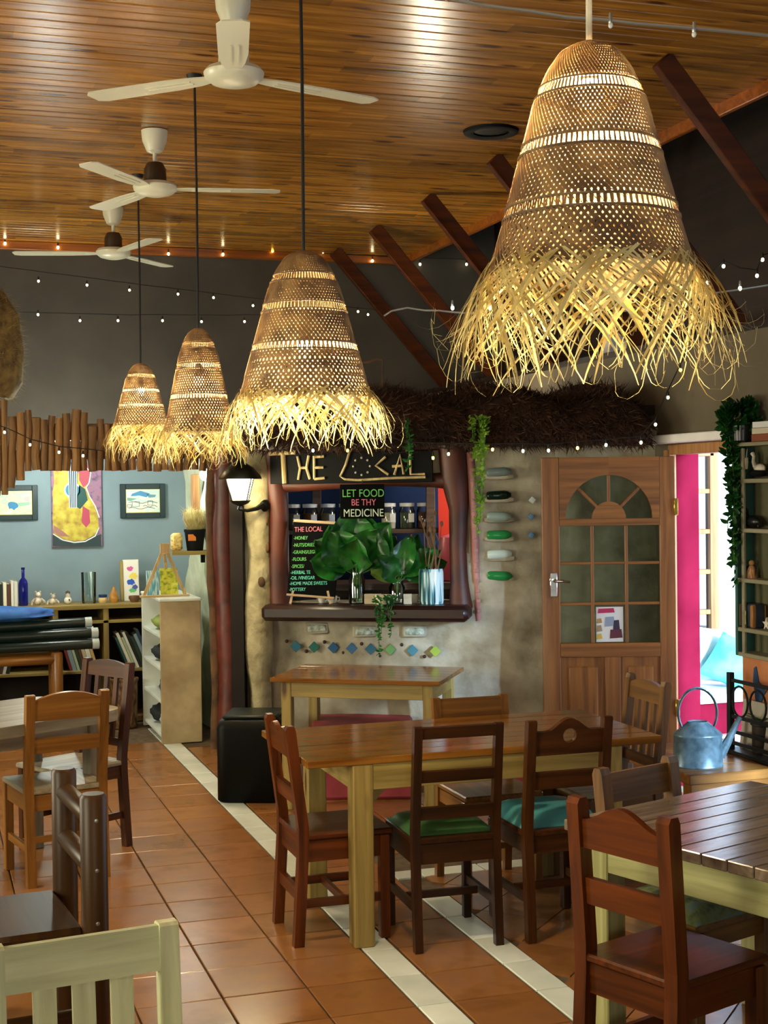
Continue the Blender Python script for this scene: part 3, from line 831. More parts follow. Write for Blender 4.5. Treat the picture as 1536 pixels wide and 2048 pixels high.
# ------------------------------------------------------------------ woven pendant lamps
M['rush'] = translucent('woven_rush', '#564028', .04, .6, '#8c7048', 14)
M['rush_fringe'] = translucent('loose_rush', '#b89c50', .16, .6, '#ecdfa0', 9)
M['cord'] = plain('black_cord', '#0a0a0a', .6)
M['cord_white'] = plain('pale_cord', '#b8b4a0', .5)
M['bulb'] = plain('lit_bulb', '#ffe2a8', .4, emit=160, ecol='#ffdf9a')
def pendant(loc, H, rm, N, label, bulb_t, cordmat, seed, power, bands, fl=.2, flare=.075, twist=2.5, band_h=.05):
    """hangs from the ceiling; loc is the middle of the top of the shade"""
    rg = random.Random(seed)
    t = thing('pendant_lamp', label, 'lamp', loc, 0, 'woven pendant lamps')
    MB().tube([(0, 0, -.02), (0.003, 0, (CZ - loc[2]) * .5), (0, 0, CZ - loc[2])], .006, 8).obj('cord', cordmat, t)
    MB().lathe([(.001, CZ - loc[2] - .03), (.03, CZ - loc[2] - .025), (.04, CZ - loc[2]), (.001, CZ - loc[2])], 14, cap=False).obj('ceiling_rose', cordmat, t)
    prof = [(0, .10), (.035, .27), (.12, .41), (.26, .55), (.49, .69), (.72, .83), (.9, .94), (1, 1.02)]
    def rad(s):
        for (a, ra), (b, rb) in zip(prof[:-1], prof[1:]):
            if s <= b: return rm * (ra + (rb - ra) * (s - a) / (b - a))
        return rm * 1.03
    seg = 46
    bw = band_h
    def phase(s):                                  # turning stops inside the open bands
        q = 0
        st = 200; ds = s / st
        for i in range(st):
            x = (i + .5) * ds
            if any(abs(x - b) < bw / 2 for b in bands): continue
            q += ds * (.55 + .45 * .55 / max(.3, rad(x) / rm))
        return q * twist
    ss = sorted(set([i / seg for i in range(seg + 1)] + [b + d for b in bands for d in (-bw / 2, bw / 2)]))
    ph = [phase(s) for s in ss]
    wv = MB()
    wob = [rg.uniform(-.012, .012) for _ in range(8)]
    for fam in (0, 1):
        for k in range(N):
            th0 = 2 * math.pi * (k + .5 * fam * 0) / N
            pts = []; wd = []; ws = []
            for s, q in zip(ss, ph):
                th = th0 + (q if fam else -q)
                r = rad(s) * (1 + wob[int(s * 7)] * math.sin(th * 2 + s * 5)) + (.0016 if fam else -.0006)
                pts.append((r * math.cos(th), r * math.sin(th), -s * H))
                inb = any(abs(s - b) <= bw / 2 + 1e-6 for b in bands)
                # width direction lies in the surface, across the run of the strip
                sl = (1 if fam else -1) * twist * .8 * rad(s) / H
                if inb: sl = 0
                tang = Vector((-math.sin(th), math.cos(th), 0)); dn = Vector((0, 0, -1))
                d = (dn + tang * sl).normalized(); nrm = Vector((math.cos(th), math.sin(th), 0))
                wd.append(d.cross(nrm).normalized())
                cover = 2 * math.pi * rad(s) / N * d.dot(dn)
                ws.append(cover * (.34 if inb else (.755 if s < .6 else .755 - .2 * (s - .6) / .4)))
            wv.ribbon(pts, wd, ws)
    tag(wv.obj('woven_shade', M['rush'], t, smooth=False, fix=False), kind='stuff')
    # twined hoops along the open bands and around the mouth
    for b in bands:
        for d in (-bw / 2, bw / 2):
            s = b + d
            hp = MB(); n = 40
            hp.tube([(rad(s) * 1.01 * math.cos(2 * math.pi * i / n), rad(s) * 1.01 * math.sin(2 * math.pi * i / n), -s * H) for i in range(n + 1)], .0028, 5, False)
            hp.obj('hoop', M['rush'], t)
    # loose ends
    fr = MB()
    for k in range(int(N * 3.6)):
        fam = rg.choice((-1, 1)); th = rg.uniform(0, 2 * math.pi)
        r = rad(1.0) * rg.uniform(.97, 1.02); z = -H * rg.uniform(.93, 1.0)
        L = fl * rg.uniform(.55, 1.25)
        lead = fam * rg.uniform(.5, 1.5)
        out = flare * rg.uniform(.1, 1.3); curl = rg.uniform(-1.0, 1.0) * (.9 if rg.random() < .5 else .25)
        n = 9; pts = []; a = th; rr = r; zz = z
        pts.append((rr * math.cos(a), rr * math.sin(a), zz))
        ang = rg.uniform(.35, .75); curl *= 1.25
        for i in range(1, n + 1):
            f = i / n; st = L / n
            bend = ang * (1 - f) + curl * f * f * 2.2
            zz -= st * math.cos(bend) * (1 - .35 * max(0, f - .6) * abs(curl) * 3)
            rr += st * math.sin(bend) * .35 + out / n * (1 - f * .4)
            a += lead * st * (1.25 - f) / max(rr, .05)
            pts.append((rr * math.cos(a), rr * math.sin(a), zz))
        w0 = rg.uniform(.005, .0105) * (rm / .2)
        if k % 4 == 0:                               # thin tendrils that end in a loose curl
            w0 *= .35; e = Vector(pts[-3]); pts = pts[:-2]
            ca = rg.uniform(0, 6.283); ax = Vector((math.cos(ca), math.sin(ca), 0)); cr = rg.uniform(.02, .06); sg_ = rg.choice((-1, 1))
            for i in range(1, 9):
                g = i / 8 * rg.uniform(3.2, 4.2)
                pts.append(tuple(e + ax * (cr * (1 - math.cos(g)) * (1 - .04 * i)) + Vector((0, 0, -cr * math.sin(g) * 1.1))))
            n = len(pts) - 1
        tw = rg.uniform(-.8, .8)
        wd = []
        for i, p in enumerate(pts):
            aa = math.atan2(p[1], p[0]) + tw * i / n
            wd.append(Vector((-math.sin(aa), math.cos(aa), 0)))
        fr.ribbon(pts, wd, [w0 * (1 - .75 * (i / n) ** 2) for i in range(n + 1)])
    tag(fr.obj('fringe', M['rush_fringe'], t, smooth=False, fix=False), kind='stuff')
    zb = -H * bulb_t
    bl = MB().sphere((0, 0, zb), .026, 14, 10, (1, 1, 1.15)).obj('bulb', M['bulb'], t)
    MB().lathe([(.016, zb + .025), (.018, zb + .035), (.018, zb + .075), (.004, zb + .09)], 12).obj('bulb_holder', M['cord'], t)
    l = bpy.data.lights.new('pendant_glow', 'POINT'); l.energy = power; l.color = (1.0, .80, .50); l.shadow_soft_size = .05
    lo = bpy.data.objects.new('pendant_glow', l); COL.objects.link(lo); lo.parent = t; lo.location = (0, 0, zb - .05)
    return t
lp = atv(1178, 86, 2.6)
pendant(lp, .42, .185, 84, 'largest woven rush pendant lamp with a shaggy fringe, nearest the camera at the right', .22, M['cord_white'], 3, 28, (.22, .47, .74), .20, .085)
lp = atv(607, 503, 4.85)
pendant(lp, .50, .225, 72, 'second largest woven rush pendant lamp, hanging before the serving hatch', .66, M['cord'], 4, 30, (.19, .39, .66), .17, .06)
lp = atv(396, 657, 7.0)
pendant(lp, .51, .172, 60, 'narrow woven rush pendant lamp, third from the camera, in front of the log screen', .5, M['cord'], 5, 26, (.17, .37, .66), .17, .05)
lp = atv(281, 727, 9.17)
pendant(lp, .40, .175, 54, 'smallest-looking woven rush pendant lamp, farthest from the camera', .45, M['cord'], 6, 26, (.2, .44, .68), .22, .06)

# ------------------------------------------------------------------ ceiling fans
M['fan_white'] = plain('cream_enamel', '#cfcbb4', .35)
M['fan_dark'] = plain('brown_motor', '#3b2c1c', .4)
def fan(u, v, ang, label, dark):
    t = thing('ceiling_fan', label, 'fan', (*uv(u, v)[:2], 0), 0, 'ceiling fans')
    zh = 3.55
    MB().lathe([(.022, CZ - .13), (.045, CZ - .12), (.07, CZ - .06), (.075, CZ - .004), (.02, CZ)], 20).obj('canopy', M['fan_white'], t)
    MB().tube([(0, 0, zh + .1), (0, 0, CZ - .11)], .012, 10).obj('rod', M['fan_white'], t)
    MB().lathe([(.018, zh + .15), (.045, zh + .145), (.062, zh + .11), (.065, zh + .03), (.05, zh + .02)], 20).obj('motor_cover', M['fan_dark'] if dark else M['fan_white'], t)
    MB().lathe([(.06, zh + .035), (.11, zh + .03), (.125, zh + .012), (.12, zh - .008), (.095, zh - .028), (.05, zh - .04), (.001, zh - .042)], 28).obj('hub', M['fan_white'], t)
    for k in range(3):
        a = R(ang - HEAD + 120 * k)
        pl = [(.10, -.028), (.18, -.05), (.30, -.062), (.66, -.066), (.70, -.045), (.705, .03), (.68, .058), (.30, .056), (.18, .045), (.10, .028)]
        mb = MB()
        Mt = Matrix.Rotation(a, 4, 'Z') @ Matrix.Translation((0, 0, zh)) @ Matrix.Rotation(R(3), 4, 'X') @ Matrix(((1, 0, 0, 0), (0, 0, 1, 0), (0, 1, 0, 0), (0, 0, 0, 1)))
        mb.prism(pl, -.003, .003, Mt)
        for yy in (-.012, .018):
            mb.prism([(.2, yy - .004), (.42, yy - .003), (.42, yy + .003), (.2, yy + .004)], -.0065, .0, Mt)
        mb.obj('blade', M['fan_white'], t, smooth=False)
fan(-.594, 5.88, 36, 'cream three-bladed ceiling fan nearest the camera at the top', False)
fan(-1.265, 8.05, 9, 'cream three-bladed ceiling fan in the middle of the row', True)
fan(-1.908, 10.2, 65, 'cream three-bladed ceiling fan farthest away, before the dark back wall', True)
# round ceiling speaker
p = atz(982, 261, CZ)
t = thing('ceiling_speaker', 'round black speaker set in the wooden ceiling', 'speaker', (p.x, p.y, CZ))
MB().lathe([(.10, -.012), (.135, -.022), (.155, -.016), (.16, .0)], 28, cap=False).obj('ring', M['black'], t)
MB().lathe([(.001, -.004), (.05, -.006), (.12, -.004), (.14, -.0)], 28, cap=False).obj('grille', M['black_metal'], t)

# ------------------------------------------------------------------ strings of fairy lights
M['wire'] = plain('dark_wire', '#0d0f0c', .6)
M['wire_silver'] = plain('silver_wire', '#9a9a94', .35, .7)
M['led'] = plain('lit_led', '#fff4c8', .4, emit=7, ecol='#fff0b8')
M['led_warm'] = plain('lit_led_warm', '#ffd23c', .4, emit=10, ecol='#ffc83c')
M['led_off'] = plain('led_glass', '#d8dad0', .15)
ledm = {}
def led_mesh(k, r, mat):
    if (k, r) not in ledm:
        ledm[(k, r)] = MB().sphere((0, 0, -r * 1.5), r, 8, 6, (1, 1, 1.25)).mesh('bulb', mat)
    return ledm[(k, r)]
def light_string(label, pts, bulbs, wire='wire', r=.0035, br=.0085, kind='led', drop=.02):
    t = thing('light_string', label, 'fairy lights', pts[0], 0, 'strings of fairy lights')
    p0 = Vector(pts[0])
    fine = []
    for a, b in zip(pts[:-1], pts[1:]):
        a, b = Vector(a), Vector(b); n = max(2, int((b - a).length / .12))
        for i in range(n): fine.append(a.lerp(b, i / n) - p0 + Vector((0, 0, rnd.uniform(-.003, .003))))
    fine.append(Vector(pts[-1]) - p0)
    MB().tube(fine, r, 5).obj('wire', M[wire], t)
    skm = MB().lathe([(.004, 0.012), (.006, .0), (.006, -.015), (.004, -.018)], 6).mesh('socket', M[wire])
    for b in bulbs:
        p, kd = (b[0], b[1]) if isinstance(b, tuple) else (b, kind)
        sk = link('socket', skm, t, Vector(p) - p0 + Vector((0, 0, .016)))
        link('bulb', led_mesh(kd, br, M[kd]), sk, (0, 0, -.012))
Yw = YB - .03
A = lambda l, Y: [atY(x, y, Y) for x, y in l]
bl = [((10, 484), 'led'), ((116, 492), 'led'), ((235, 491), 'led_warm'), ((337, 505), 'led'), ((446, 506), 'led'), ((545, 499), 'led_warm'), ((646, 501), 'led'), ((745, 519), 'led'), ((840, 526), 'led'), ((933, 526), 'led')]
light_string('fairy lights along the top of the dark back wall under the ceiling', A([(-900, 425), (-60, 470), (130, 482), (340, 493), (600, 503), (760, 512), (940, 519)], Yw - .03), [(atY(x, y, Yw - .03), k) for (x, y), k in bl], br=.0105)
bl = [(77, 560), (174, 568), (259, 578), (356, 586), (427, 593), (506, 609), (716, 621), (736, 627)]
light_string('upper of the two fairy light strings drooping across the dark back wall', A([(-900, 430), (-60, 525), (60, 540), (260, 566), (430, 586), (560, 602), (760, 620)], Yw - .4), [atY(x, y, Yw - .4) for x, y in bl])
bl = [(76, 627), (160, 639), (236, 639), (325, 639), (403, 641), (489, 641)]
light_string('lower of the two fairy light strings drooping across the dark back wall', A([(-900, 520), (-60, 618), (60, 625), (230, 629), (420, 630), (530, 629), (640, 622)], Yw - .5), [atY(x, y, Yw - .5) for x, y in bl])
bl = [(9, 862), (60, 887), (118, 902), (166, 909)]
light_string('fairy lights sagging in front of the log screen', A([(-50, 835), (10, 855), (60, 878), (120, 893), (210, 902)], 10.18), [atY(x, y, 10.18) for x, y in bl])
Av = lambda l, v: [atv(x, y, v) for x, y in l]
bl = [((985, 896), 'led_warm'), ((1046, 899), 'led'), ((1097, 898), 'led'), ((1155, 893), 'led_warm'), ((1212, 887), 'led'), ((1282, 882), 'led'), ((1311, 846), 'led'), ((1336, 792), 'led'), ((1361, 737), 'led_warm')]
light_string('fairy lights under the edge of the thatched eave rising to the right', Av([(760, 872), (830, 885), (985, 887), (1100, 888), (1212, 878), (1280, 872), (1311, 838), (1336, 780), (1365, 720), (1400, 640)], 8.25), [(atv(x, y, 8.25), k) for (x, y), k in bl])
bl = [((897, 905), 'led'), ((866, 913), 'led_warm'), ((626, 898), 'led'), ((695, 898), 'led_warm')]
light_string('fairy lights along the carved sign of the serving hatch', Av([(600, 884), (690, 892), (760, 888), (830, 892), (905, 898)], 8.55), [(atv(x, y, 8.55), k) for (x, y), k in bl])
light_string('silver fairy light string crossing the top right of the ceiling, unlit', Av([(560, -470), (800, -20), (960, 8), (1065, 25), (1200, 40), (1350, 55), (1560, 72), (3450, 250)], 4.0), [(atv(x, y, 4.0), 'led_off') for x, y in ((1221, 46), (1388, 64))], 'wire_silver', .005, .007)
bl = [(1415, 562), (1447, 529), (1514, 548), (1525, 516), (716, 622)]
light_string('silver fairy light string passing behind the largest woven lamp', Av([(768, 633), (782, 622), (815, 615), (850, 620), (905, 624), (1100, 640), (1300, 615), (1420, 588), (1560, 568), (1880, 535)], 7.0), [atv(x, y, 7.0) for x, y in ((905, 612), (980, 612), (1415, 585), (1480, 573))], 'wire_silver', .005, .009)
bl = [(1415, 562), (1447, 529), (1514, 548), (1525, 516)]
light_string('fairy lights in the dark upper right corner', Av([(1380, 560), (1415, 552), (1447, 522), (1480, 535), (1514, 540), (1525, 510), (1560, 505), (1850, 470)], 7.3), [atv(x, y, 7.3) for x, y in bl])
# ------------------------------------------------------------------ thatched eave of the hut
def thatch():
    t = thing('thatched_eave', 'dark brown shaggy thatched eave over the adobe serving counter', 'thatch', uv(.4, 8.6, 2.1), -HEAD)
    rg = random.Random(11)
    prof = [(.35, .0), (-.18, -.0), (-.28, .05), (-.27, .14), (-.12, .25), (.12, .32), (.5, .36), (.8, .3), (.8, .05)]
    us = [-1.25 + .05 * i for i in range(50)]
    vv = []; ff = []
    def surf(u, k, jit=True):
        v, z = prof[k]
        e = 1.0
        if u > .95: e = math.sqrt(max(.04, 1 - ((u - .95) / .28) ** 2))
        if u < -1.05: e = math.sqrt(max(.1, 1 - ((-1.05 - u) / .25) ** 2))
        z *= e * (1 + .12 * math.sin(u * 9 + k)); v = v * (1 if v > 0 else e)
        d = .03 * noise.noise(Vector((u * 5, k * 1.3, 2)))
        return Vector((u, v + d - .02 * u, z + d))
    n = len(prof)
    us = [u for u in us if u <= 1.2]
    for u in us: vv += [surf(u, k) for k in range(n)]
    for i in range(len(us) - 1):
        for k in range(n):
            ff.append((i * n + k, i * n + (k + 1) % n, (i + 1) * n + (k + 1) % n, (i + 1) * n + k))
    ff += [tuple(range(n)), tuple(range((len(us) - 1) * n, len(us) * n))[::-1]]
    MB().add(vv, ff).obj('thatch_body', M['straw_dark'], t, angle=60)
    st = MB()
    for i in range(9500):
        u = rg.uniform(-1.24, 1.19); k = rg.choice((0, 1, 1, 2, 2, 3, 3, 4, 4, 5, 6)); f = rg.random()
        a, b = surf(u, k), surf(u, k + 1 if k + 1 < n else k); p = a.lerp(b, f)
        L = rg.uniform(.04, .12)
        out = Vector((rg.uniform(-.6, .6), -1 if k <= 4 else rg.uniform(-.9, .3), rg.uniform(-1.0, .2) if k <= 3 else rg.uniform(.0, .75))).normalized()
        q = p + out * L + Vector((rg.uniform(-.02, .02), 0, 0))
        side = Vector((rg.uniform(-1, 1), rg.uniform(-.3, .3), rg.uniform(-1, 1))).normalized()
        w = rg.uniform(.0025, .006)
        st.add([p - side * w, p + side * w, q], [(0, 1, 2)])
    tag(st.obj('straw', M['straw_dark2'], t, smooth=False, fix=False), kind='stuff')
thatch()
# small uplight added out of view behind the thatch to brighten the right wall
t = thing('added_roof_lamp', 'small lamp added unseen on the hut roof to brighten the right wall', 'lamp', (3.50, 9.6, 2.34), -HEAD)
MB().lathe([(.001, 0), (.05, 0), (.05, .02), (.03, .03), (.03, .05)], 14, cap=False).obj('base', M['black_metal'], t)
MB().sphere((0, 0, .085), .035, 12, 8).obj('bulb', M['led_warm'], t)
l = bpy.data.lights.new('added_roof_lamp_glow', 'POINT'); l.energy = 14; l.color = (1, .88, .66); l.shadow_soft_size = .06
lo = bpy.data.objects.new('added_roof_lamp_glow', l); COL.objects.link(lo); lo.parent = t; lo.location = (0, 0, .16)
# hay bale on the log screen
M['hay'] = rough_mat('hay', '#4a3a1c', '#8a7440', 14, .85, .5, .03)
M['hay_strand'] = rough_mat('hay_strand', '#5c4820', '#a88e50', 9, .8, 0)
hp = atY(-35, 690, 10.35)
t = thing('hay_bundle', 'shaggy bundle of dry hay above the log screen at the left edge', 'hay', (hp.x, 10.35, 2.50))
rg = random.Random(5); mb = MB()
mb.lathe([(.001, 0), (.2, .01), (.27, .12), (.28, .35), (.25, .6), (.15, .76), (.001, .80)], 18)
mb.obj('bundle', M['hay'], t)
st = MB()
for i in range(2600):
    z = rg.uniform(.0, .8); a = rg.uniform(0, 6.283); r = .27 * math.sqrt(max(.1, 1 - ((z - .35) / .48) ** 2)); p = Vector((r * math.cos(a), r * math.sin(a), z))
    q = p + Vector((math.cos(a) * .5 + rg.uniform(-.7, .7), math.sin(a) * .5 + rg.uniform(-.7, .7), rg.uniform(-1, .5))).normalized() * rg.uniform(.04, .1)
    s_ = Vector((-math.sin(a), math.cos(a), rg.uniform(-.5, .5))) * rg.uniform(.002, .004)
    st.add([p - s_, p + s_, q], [(0, 1, 2)])
tag(st.obj('straw', M['hay_strand'], t, smooth=False, fix=False), kind='stuff')

# ------------------------------------------------------------------ log screen over the reading nook
M['pole'] = wood('dry_pole', '#4d3319', '#9a6f3c', 'Z', .7, 1.0, .22, .2, stretch=6)
t = thing('log_screen', 'hanging screen of upright rough poles above the reading nook', 'screen', (1.2, 10.35, 2.0))
rg = random.Random(9); px = -30.0
prevx = None
tops = [(-40, 800), (20, 822), (55, 812), (90, 835), (115, 832), (160, 838), (190, 845), (240, 862), (300, 870), (440, 880)]
def topy(x):
    for (a, ya), (b, yb_) in zip(tops[:-1], tops[1:]):
        if x <= b: return ya + (yb_ - ya) * (x - a) / (b - a)
    return 880
while px < 437:
    w = rg.uniform(13, 18.5); cxp = px + w / 2
    bot = 941 + rg.uniform(-2, 2)
    if cxp < 45: bot = 960 + (45 - cxp) * .65 + rg.uniform(-8, 8)
    top = topy(cxp) + rg.uniform(-22, 14)
    a, b = atY(cxp, bot, 10.35), atY(cxp, top, 10.35)
    r = w * .5 * 10.2 / F * 1.02
    o = Vector((1.2, 10.35, 2.0)); pts = []
    for i in range(5):
        f = i / 4; q = a.lerp(b, f) - o + Vector((rg.uniform(-.006, .006), rg.uniform(-.006, .006), 0)); pts.append(q)
    MB().tube(pts, [r * rg.uniform(.9, 1.05) for _ in range(5)], 9).obj('pole', M['pole'], t)
    px += w + rg.uniform(-.5, 1.0)
MB().box((-.3, .065, .12), (2.6, .04, .07), .004).obj('batten', M['oakX'], t)

# red post
pb = atz(459, 1497, 0)
M['post_red'] = rough_mat('oxblood_bark_post', '#3a140b', '#6a2c1e', 7, .45, .4, .02)
M['bark'] = rough_mat('bark', '#3a2412', '#6e4d2a', 8, .8, .4, .02)
t = thing('wooden_post', 'tall oxblood painted tree trunk post beside the bookcase', 'post', (pb.x, pb.y, 0))
MB().tube([(.0 + .012 * math.sin(z * 3.1), 0, z) for z in [i * .2 for i in range(12)]], [.088 + .006 * math.sin(i * 1.9) for i in range(12)], 16).obj('trunk', M['post_red'], t, angle=60)
MB().tube([(-.095 + .012 * math.sin(z * 3.1), .04, z) for z in [i * .2 for i in range(12)]], [.035 + .005 * math.sin(i * 2.3) for i in range(12)], 10).obj('bark_edge', M['bark'], t, angle=60)
struct(MB().beam((.9, 10.42, 2.28), (4.2, 10.42, 2.28), .1, .12, (0, 0, 1), .01).obj('trim_9', M['oakX']))

p_ = atv(766, 800, 8.75)
t = thing('dry_branch', 'thin bent dry branch standing up from the thatch left of the struts', 'branch', p_, -HEAD)
kk = 8.75 / F
MB().tube([(0, 0, -.02), (-.002, 0, 40 * kk), (0, 0, 80 * kk)], [.006, .005, .004], 6).obj('stem', M['bark'], t)
MB().tube([(0, 0, 80 * kk), (-12 * kk, 0, 82 * kk), (-28 * kk, 0, 76 * kk), (-46 * kk, 0, 75 * kk)], [.005, .007, .008, .006], 6).obj('arm', M['bark'], t)
# ------------------------------------------------------------------ serving hatch: frame, sill, sign
VV = 8.9
def hu(px, v=None): return (px - 768) / F * (v or VV)
def hz(py, px=735, v=None): return CAMZ - (py - (976.7 - .0122 * (px - 768))) / F * (v or VV)
def face(u): return hut_at(u)
fr = MB()
def blob(pts, r):   # thick rounded plaster band following (u, z) points on the hut face
    P = [(u, face(u) - .02, z) for u, z in pts]
    fr.tube(P, r, 12, True, 1.0)
blob([(hu(556), hz(1215)), (hu(553), hz(1120)), (hu(556), hz(1030)), (hu(548), hz(960)), (hu(545), hz(890))], [.07, .06, .062, .075, .075])
blob([(hu(540), hz(968)), (hu(600), hz(970)), (hu(680), hz(966)), (hu(780), hz(962)), (hu(870), hz(962)), (hu(915), hz(965))], [.05, .036, .034, .034, .045, .06])
blob([(hu(905), hz(890)), (hu(908), hz(960)), (hu(915), hz(1020)), (hu(913), hz(1100)), (hu(915), hz(1160)), (hu(918), hz(1215))], [.09, .085, .06, .052, .056, .075])
fr.obj('hatch_frame', M['red_frame'], hut, angle=60)
MB().beam((hu(545), face(-.6) - .02, hz(900)), (hu(905), face(.4) - .02, hz(893)), .05, .06, (0, 0, 1), .01).obj('lintel', M['red_frame'], hut)
M['sill_wood'] = wood('dark_sill', '#120605', '#2c0e09', 'X', .35, 1.0, .05)
sl = MB()
a, b = Vector((-.74, face(-.74) - .04, 1.085)), Vector((.53, face(.53) - .04, 1.085))
sl.beam(a, b, .34, .10, (0, 0, 1), .025)
M_sill = M['sill_wood']
sl.obj('sill', M_sill, hut)
# dark board with stick letters
t = thing('hatch_sign', 'black board with letters made of pale sticks reading THE LOCAL above the hatch', 'sign', uv(hu(703), face(0) - .05, hz(935)), -HEAD - 11)
SK = VV / F
MB().box((0, 0, 0), (330 * SK, .02, 62 * SK), .003).obj('board', M['black'], t)
M['stick'] = wood('peeled_stick', '#8f7648', '#d6c08a', 'Z', .6, 1.0, .1)
def S(px, py): return ((px - 703) * SK, -.018, -(py - 935) * SK)
strokes = [[(537, 905), (592, 903)], [(566, 905), (569, 965)], [(596, 911), (601, 935), (597, 958)], [(619, 910), (614, 935), (621, 957)], [(599, 934), (616, 934)],
           [(630, 911), (630, 957)], [(630, 913), (650, 912)], [(630, 934), (649, 934)], [(630, 957), (651, 955)],
           [(716, 888), (702, 905), (694, 930), (683, 952), (692, 958), (720, 960), (790, 957), (854, 956)],
           [(775, 915), (755, 932), (780, 950)], [(792, 951), (804, 912), (811, 950)], [(788, 934), (806, 933)], [(824, 911), (825, 950), (853, 950)]]
for k, s_ in enumerate(strokes):
    rr = .016 if k < 2 else (.008 if k == 9 else .0085)
    if k == 0: rr = .013
    MB().tube([S(*q) for q in s_], rr, 8).obj('stick_letter', M['stick'], t)
M['pebble'] = plain('pale_stud', '#b8b0a0', .5)
for k in range(8):
    a = R(45 * k); MB().sphere(((726 - 703) * SK + 17 * SK * math.cos(a), -.012, -(933 - 935) * SK + 17 * SK * math.sin(a)), .0075, 8, 5).obj('stud', M['pebble'], t)
# pink band down the right side of the hatch
pk = MB(); pp = [(938, 905), (944, 960), (947, 1030), (949, 1110), (952, 1180), (953, 1240)]
pk.tube([(hu(x, 8.82), face(.5) - .005, hz(y, 940, 8.82)) for x, y in pp], [.05, .055, .05, .05, .055, .04], 12, True, .55)
bd = pk.obj('plaster_band', M['pink_band'], hut, angle=60)
M['mosaic'] = plain('pale_mosaic', '#a87a74', .6)
for k in range(16):
    y = 920 + k * 20; x = 938 + 14 * (y - 905) / 335 + 3
    MB().box((hu(x, 8.82), face(.5) - .062 + .006, hz(y, 940, 8.82)), (.026, .01, .022), .002).obj('mosaic_tile', M['mosaic'], bd)
# bottles set in the adobe wall
gl = {'clear': plain('bottle_clear', '#9fb3a8', .12, trans=.25), 'dark': plain('bottle_dark_green', '#0c2418', .1, trans=.2), 'green': plain('bottle_green', '#2f9a52', .12, trans=.3), 'white': plain('bottle_white', '#cfe3dc', .2, trans=.1), 'grey': plain('bottle_grey', '#7d8f8c', .12, trans=.2)}
for (y, k) in ((946, 'grey'), (992, 'dark'), (1032, 'clear'), (1070, 'green'), (1109, 'white'), (1150, 'green')):
    c = Vector((hu(997, 8.78), face(.7) - .02, hz(y, 997, 8.78))); w = .062 + .01 * (k == 'green')
    prof = [(.0, -.001), (.022, .0), (.028, .012), (.03, .05), (.03, .11), (.026, .13), (.016, .145), (.014, .15), (.001, .15)]
    Mt = Matrix.Translation(c + Vector((-.075, 0, 0))) @ Matrix.Rotation(R(90 + rnd.uniform(-4, 4)), 4, 'Y')
    MB().lathe([(r, z) for r, z in prof], 16, Mt, cap=False).obj('bottle', gl[k], hut)
    MB().tube([c + Vector((-.09 + .18 * q / 6, .015 - .01, -.022)) for q in range(7)], [.012, .02, .022, .02, .022, .02, .012], 8).obj('plaster_lip', M['adobe'], hut)
# glass bricks and diamond tiles on the counter front
M['glass_brick'] = rough_mat('glass_brick', '#6e7a68', '#c8d4c4', 40, .12, .6, .01)
for x, y in ((630, 1257), (727, 1263), (826, 1262)):
    c = (hu(x), face(hu(x)) - .012, hz(y)); fb = MB().box(c, (.155, .03, .075), .01).obj('glass_brick', M['red_frame'] if 0 else M['adobe'], hut)
    MB().box((c[0], c[1] - .012, c[2]), (.12, .02, .045), .008).obj('glass_face', M['glass_brick'], fb)
tc = [plain('tile_blue', '#2f6a80', .2), plain('tile_teal', '#2c6e62', .2), plain('tile_blue2', '#2a5c86', .2), plain('tile_blue3', '#35668e', .2), plain('tile_deep', '#235a70', .2), plain('tile_green', '#5f8f4c', .2), plain('tile_teal2', '#33788a', .2), plain('tile_lime', '#8aa03c', .2)]
xs = (587, 624, 663, 700, 738, 777, 821, 866)
for k, x in enumerate(xs):
    c = Vector((hu(x), face(hu(x)) - .02, hz(1294 + (x - 587) * .025)))
    MB().box((0, 0, 0), (.052, .014, .052), .002, Matrix.Translation(c) @ Matrix.Rotation(R(45), 4, 'Y')).obj('diamond_tile', tc[k], hut)
M['dot'] = plain('dark_dot', '#3a2018', .6)
for x, y in ((568, 1284), (608, 1304), (645, 1285), (683, 1306), (720, 1288), (757, 1312), (800, 1289), (845, 1312)):
    MB().sphere((hu(x), face(hu(x)) - .01, hz(y)), .012, 8, 5).obj('dot', M['dot'], hut)
for x, y in ((1064, 1000), (1061, 1033), (1061, 1070)):
    c = Vector((hu(x, 8.78), face(.9) - .025, hz(y, x, 8.78)))
    MB().box((0, 0, 0), (.034, .01, .034), .002, Matrix.Translation(c) @ Matrix.Rotation(R(38), 4, 'Y')).obj('diamond_tile', gl['white'] if y == 1000 else tc[3], hut)
# red plinth below the counter
pl = MB(); pl.box((-.15, 8.68, .22), (.62, .5, .44), .02)
struct(pl.obj('baseboard_hut', M['red_base'], rz=-HEAD))
pl = MB(); pl.box((.95, 8.68, .08), (1.2, .12, .16), .03); struct(pl.obj('baseboard_hut_right', M['red_base'], rz=-HEAD))
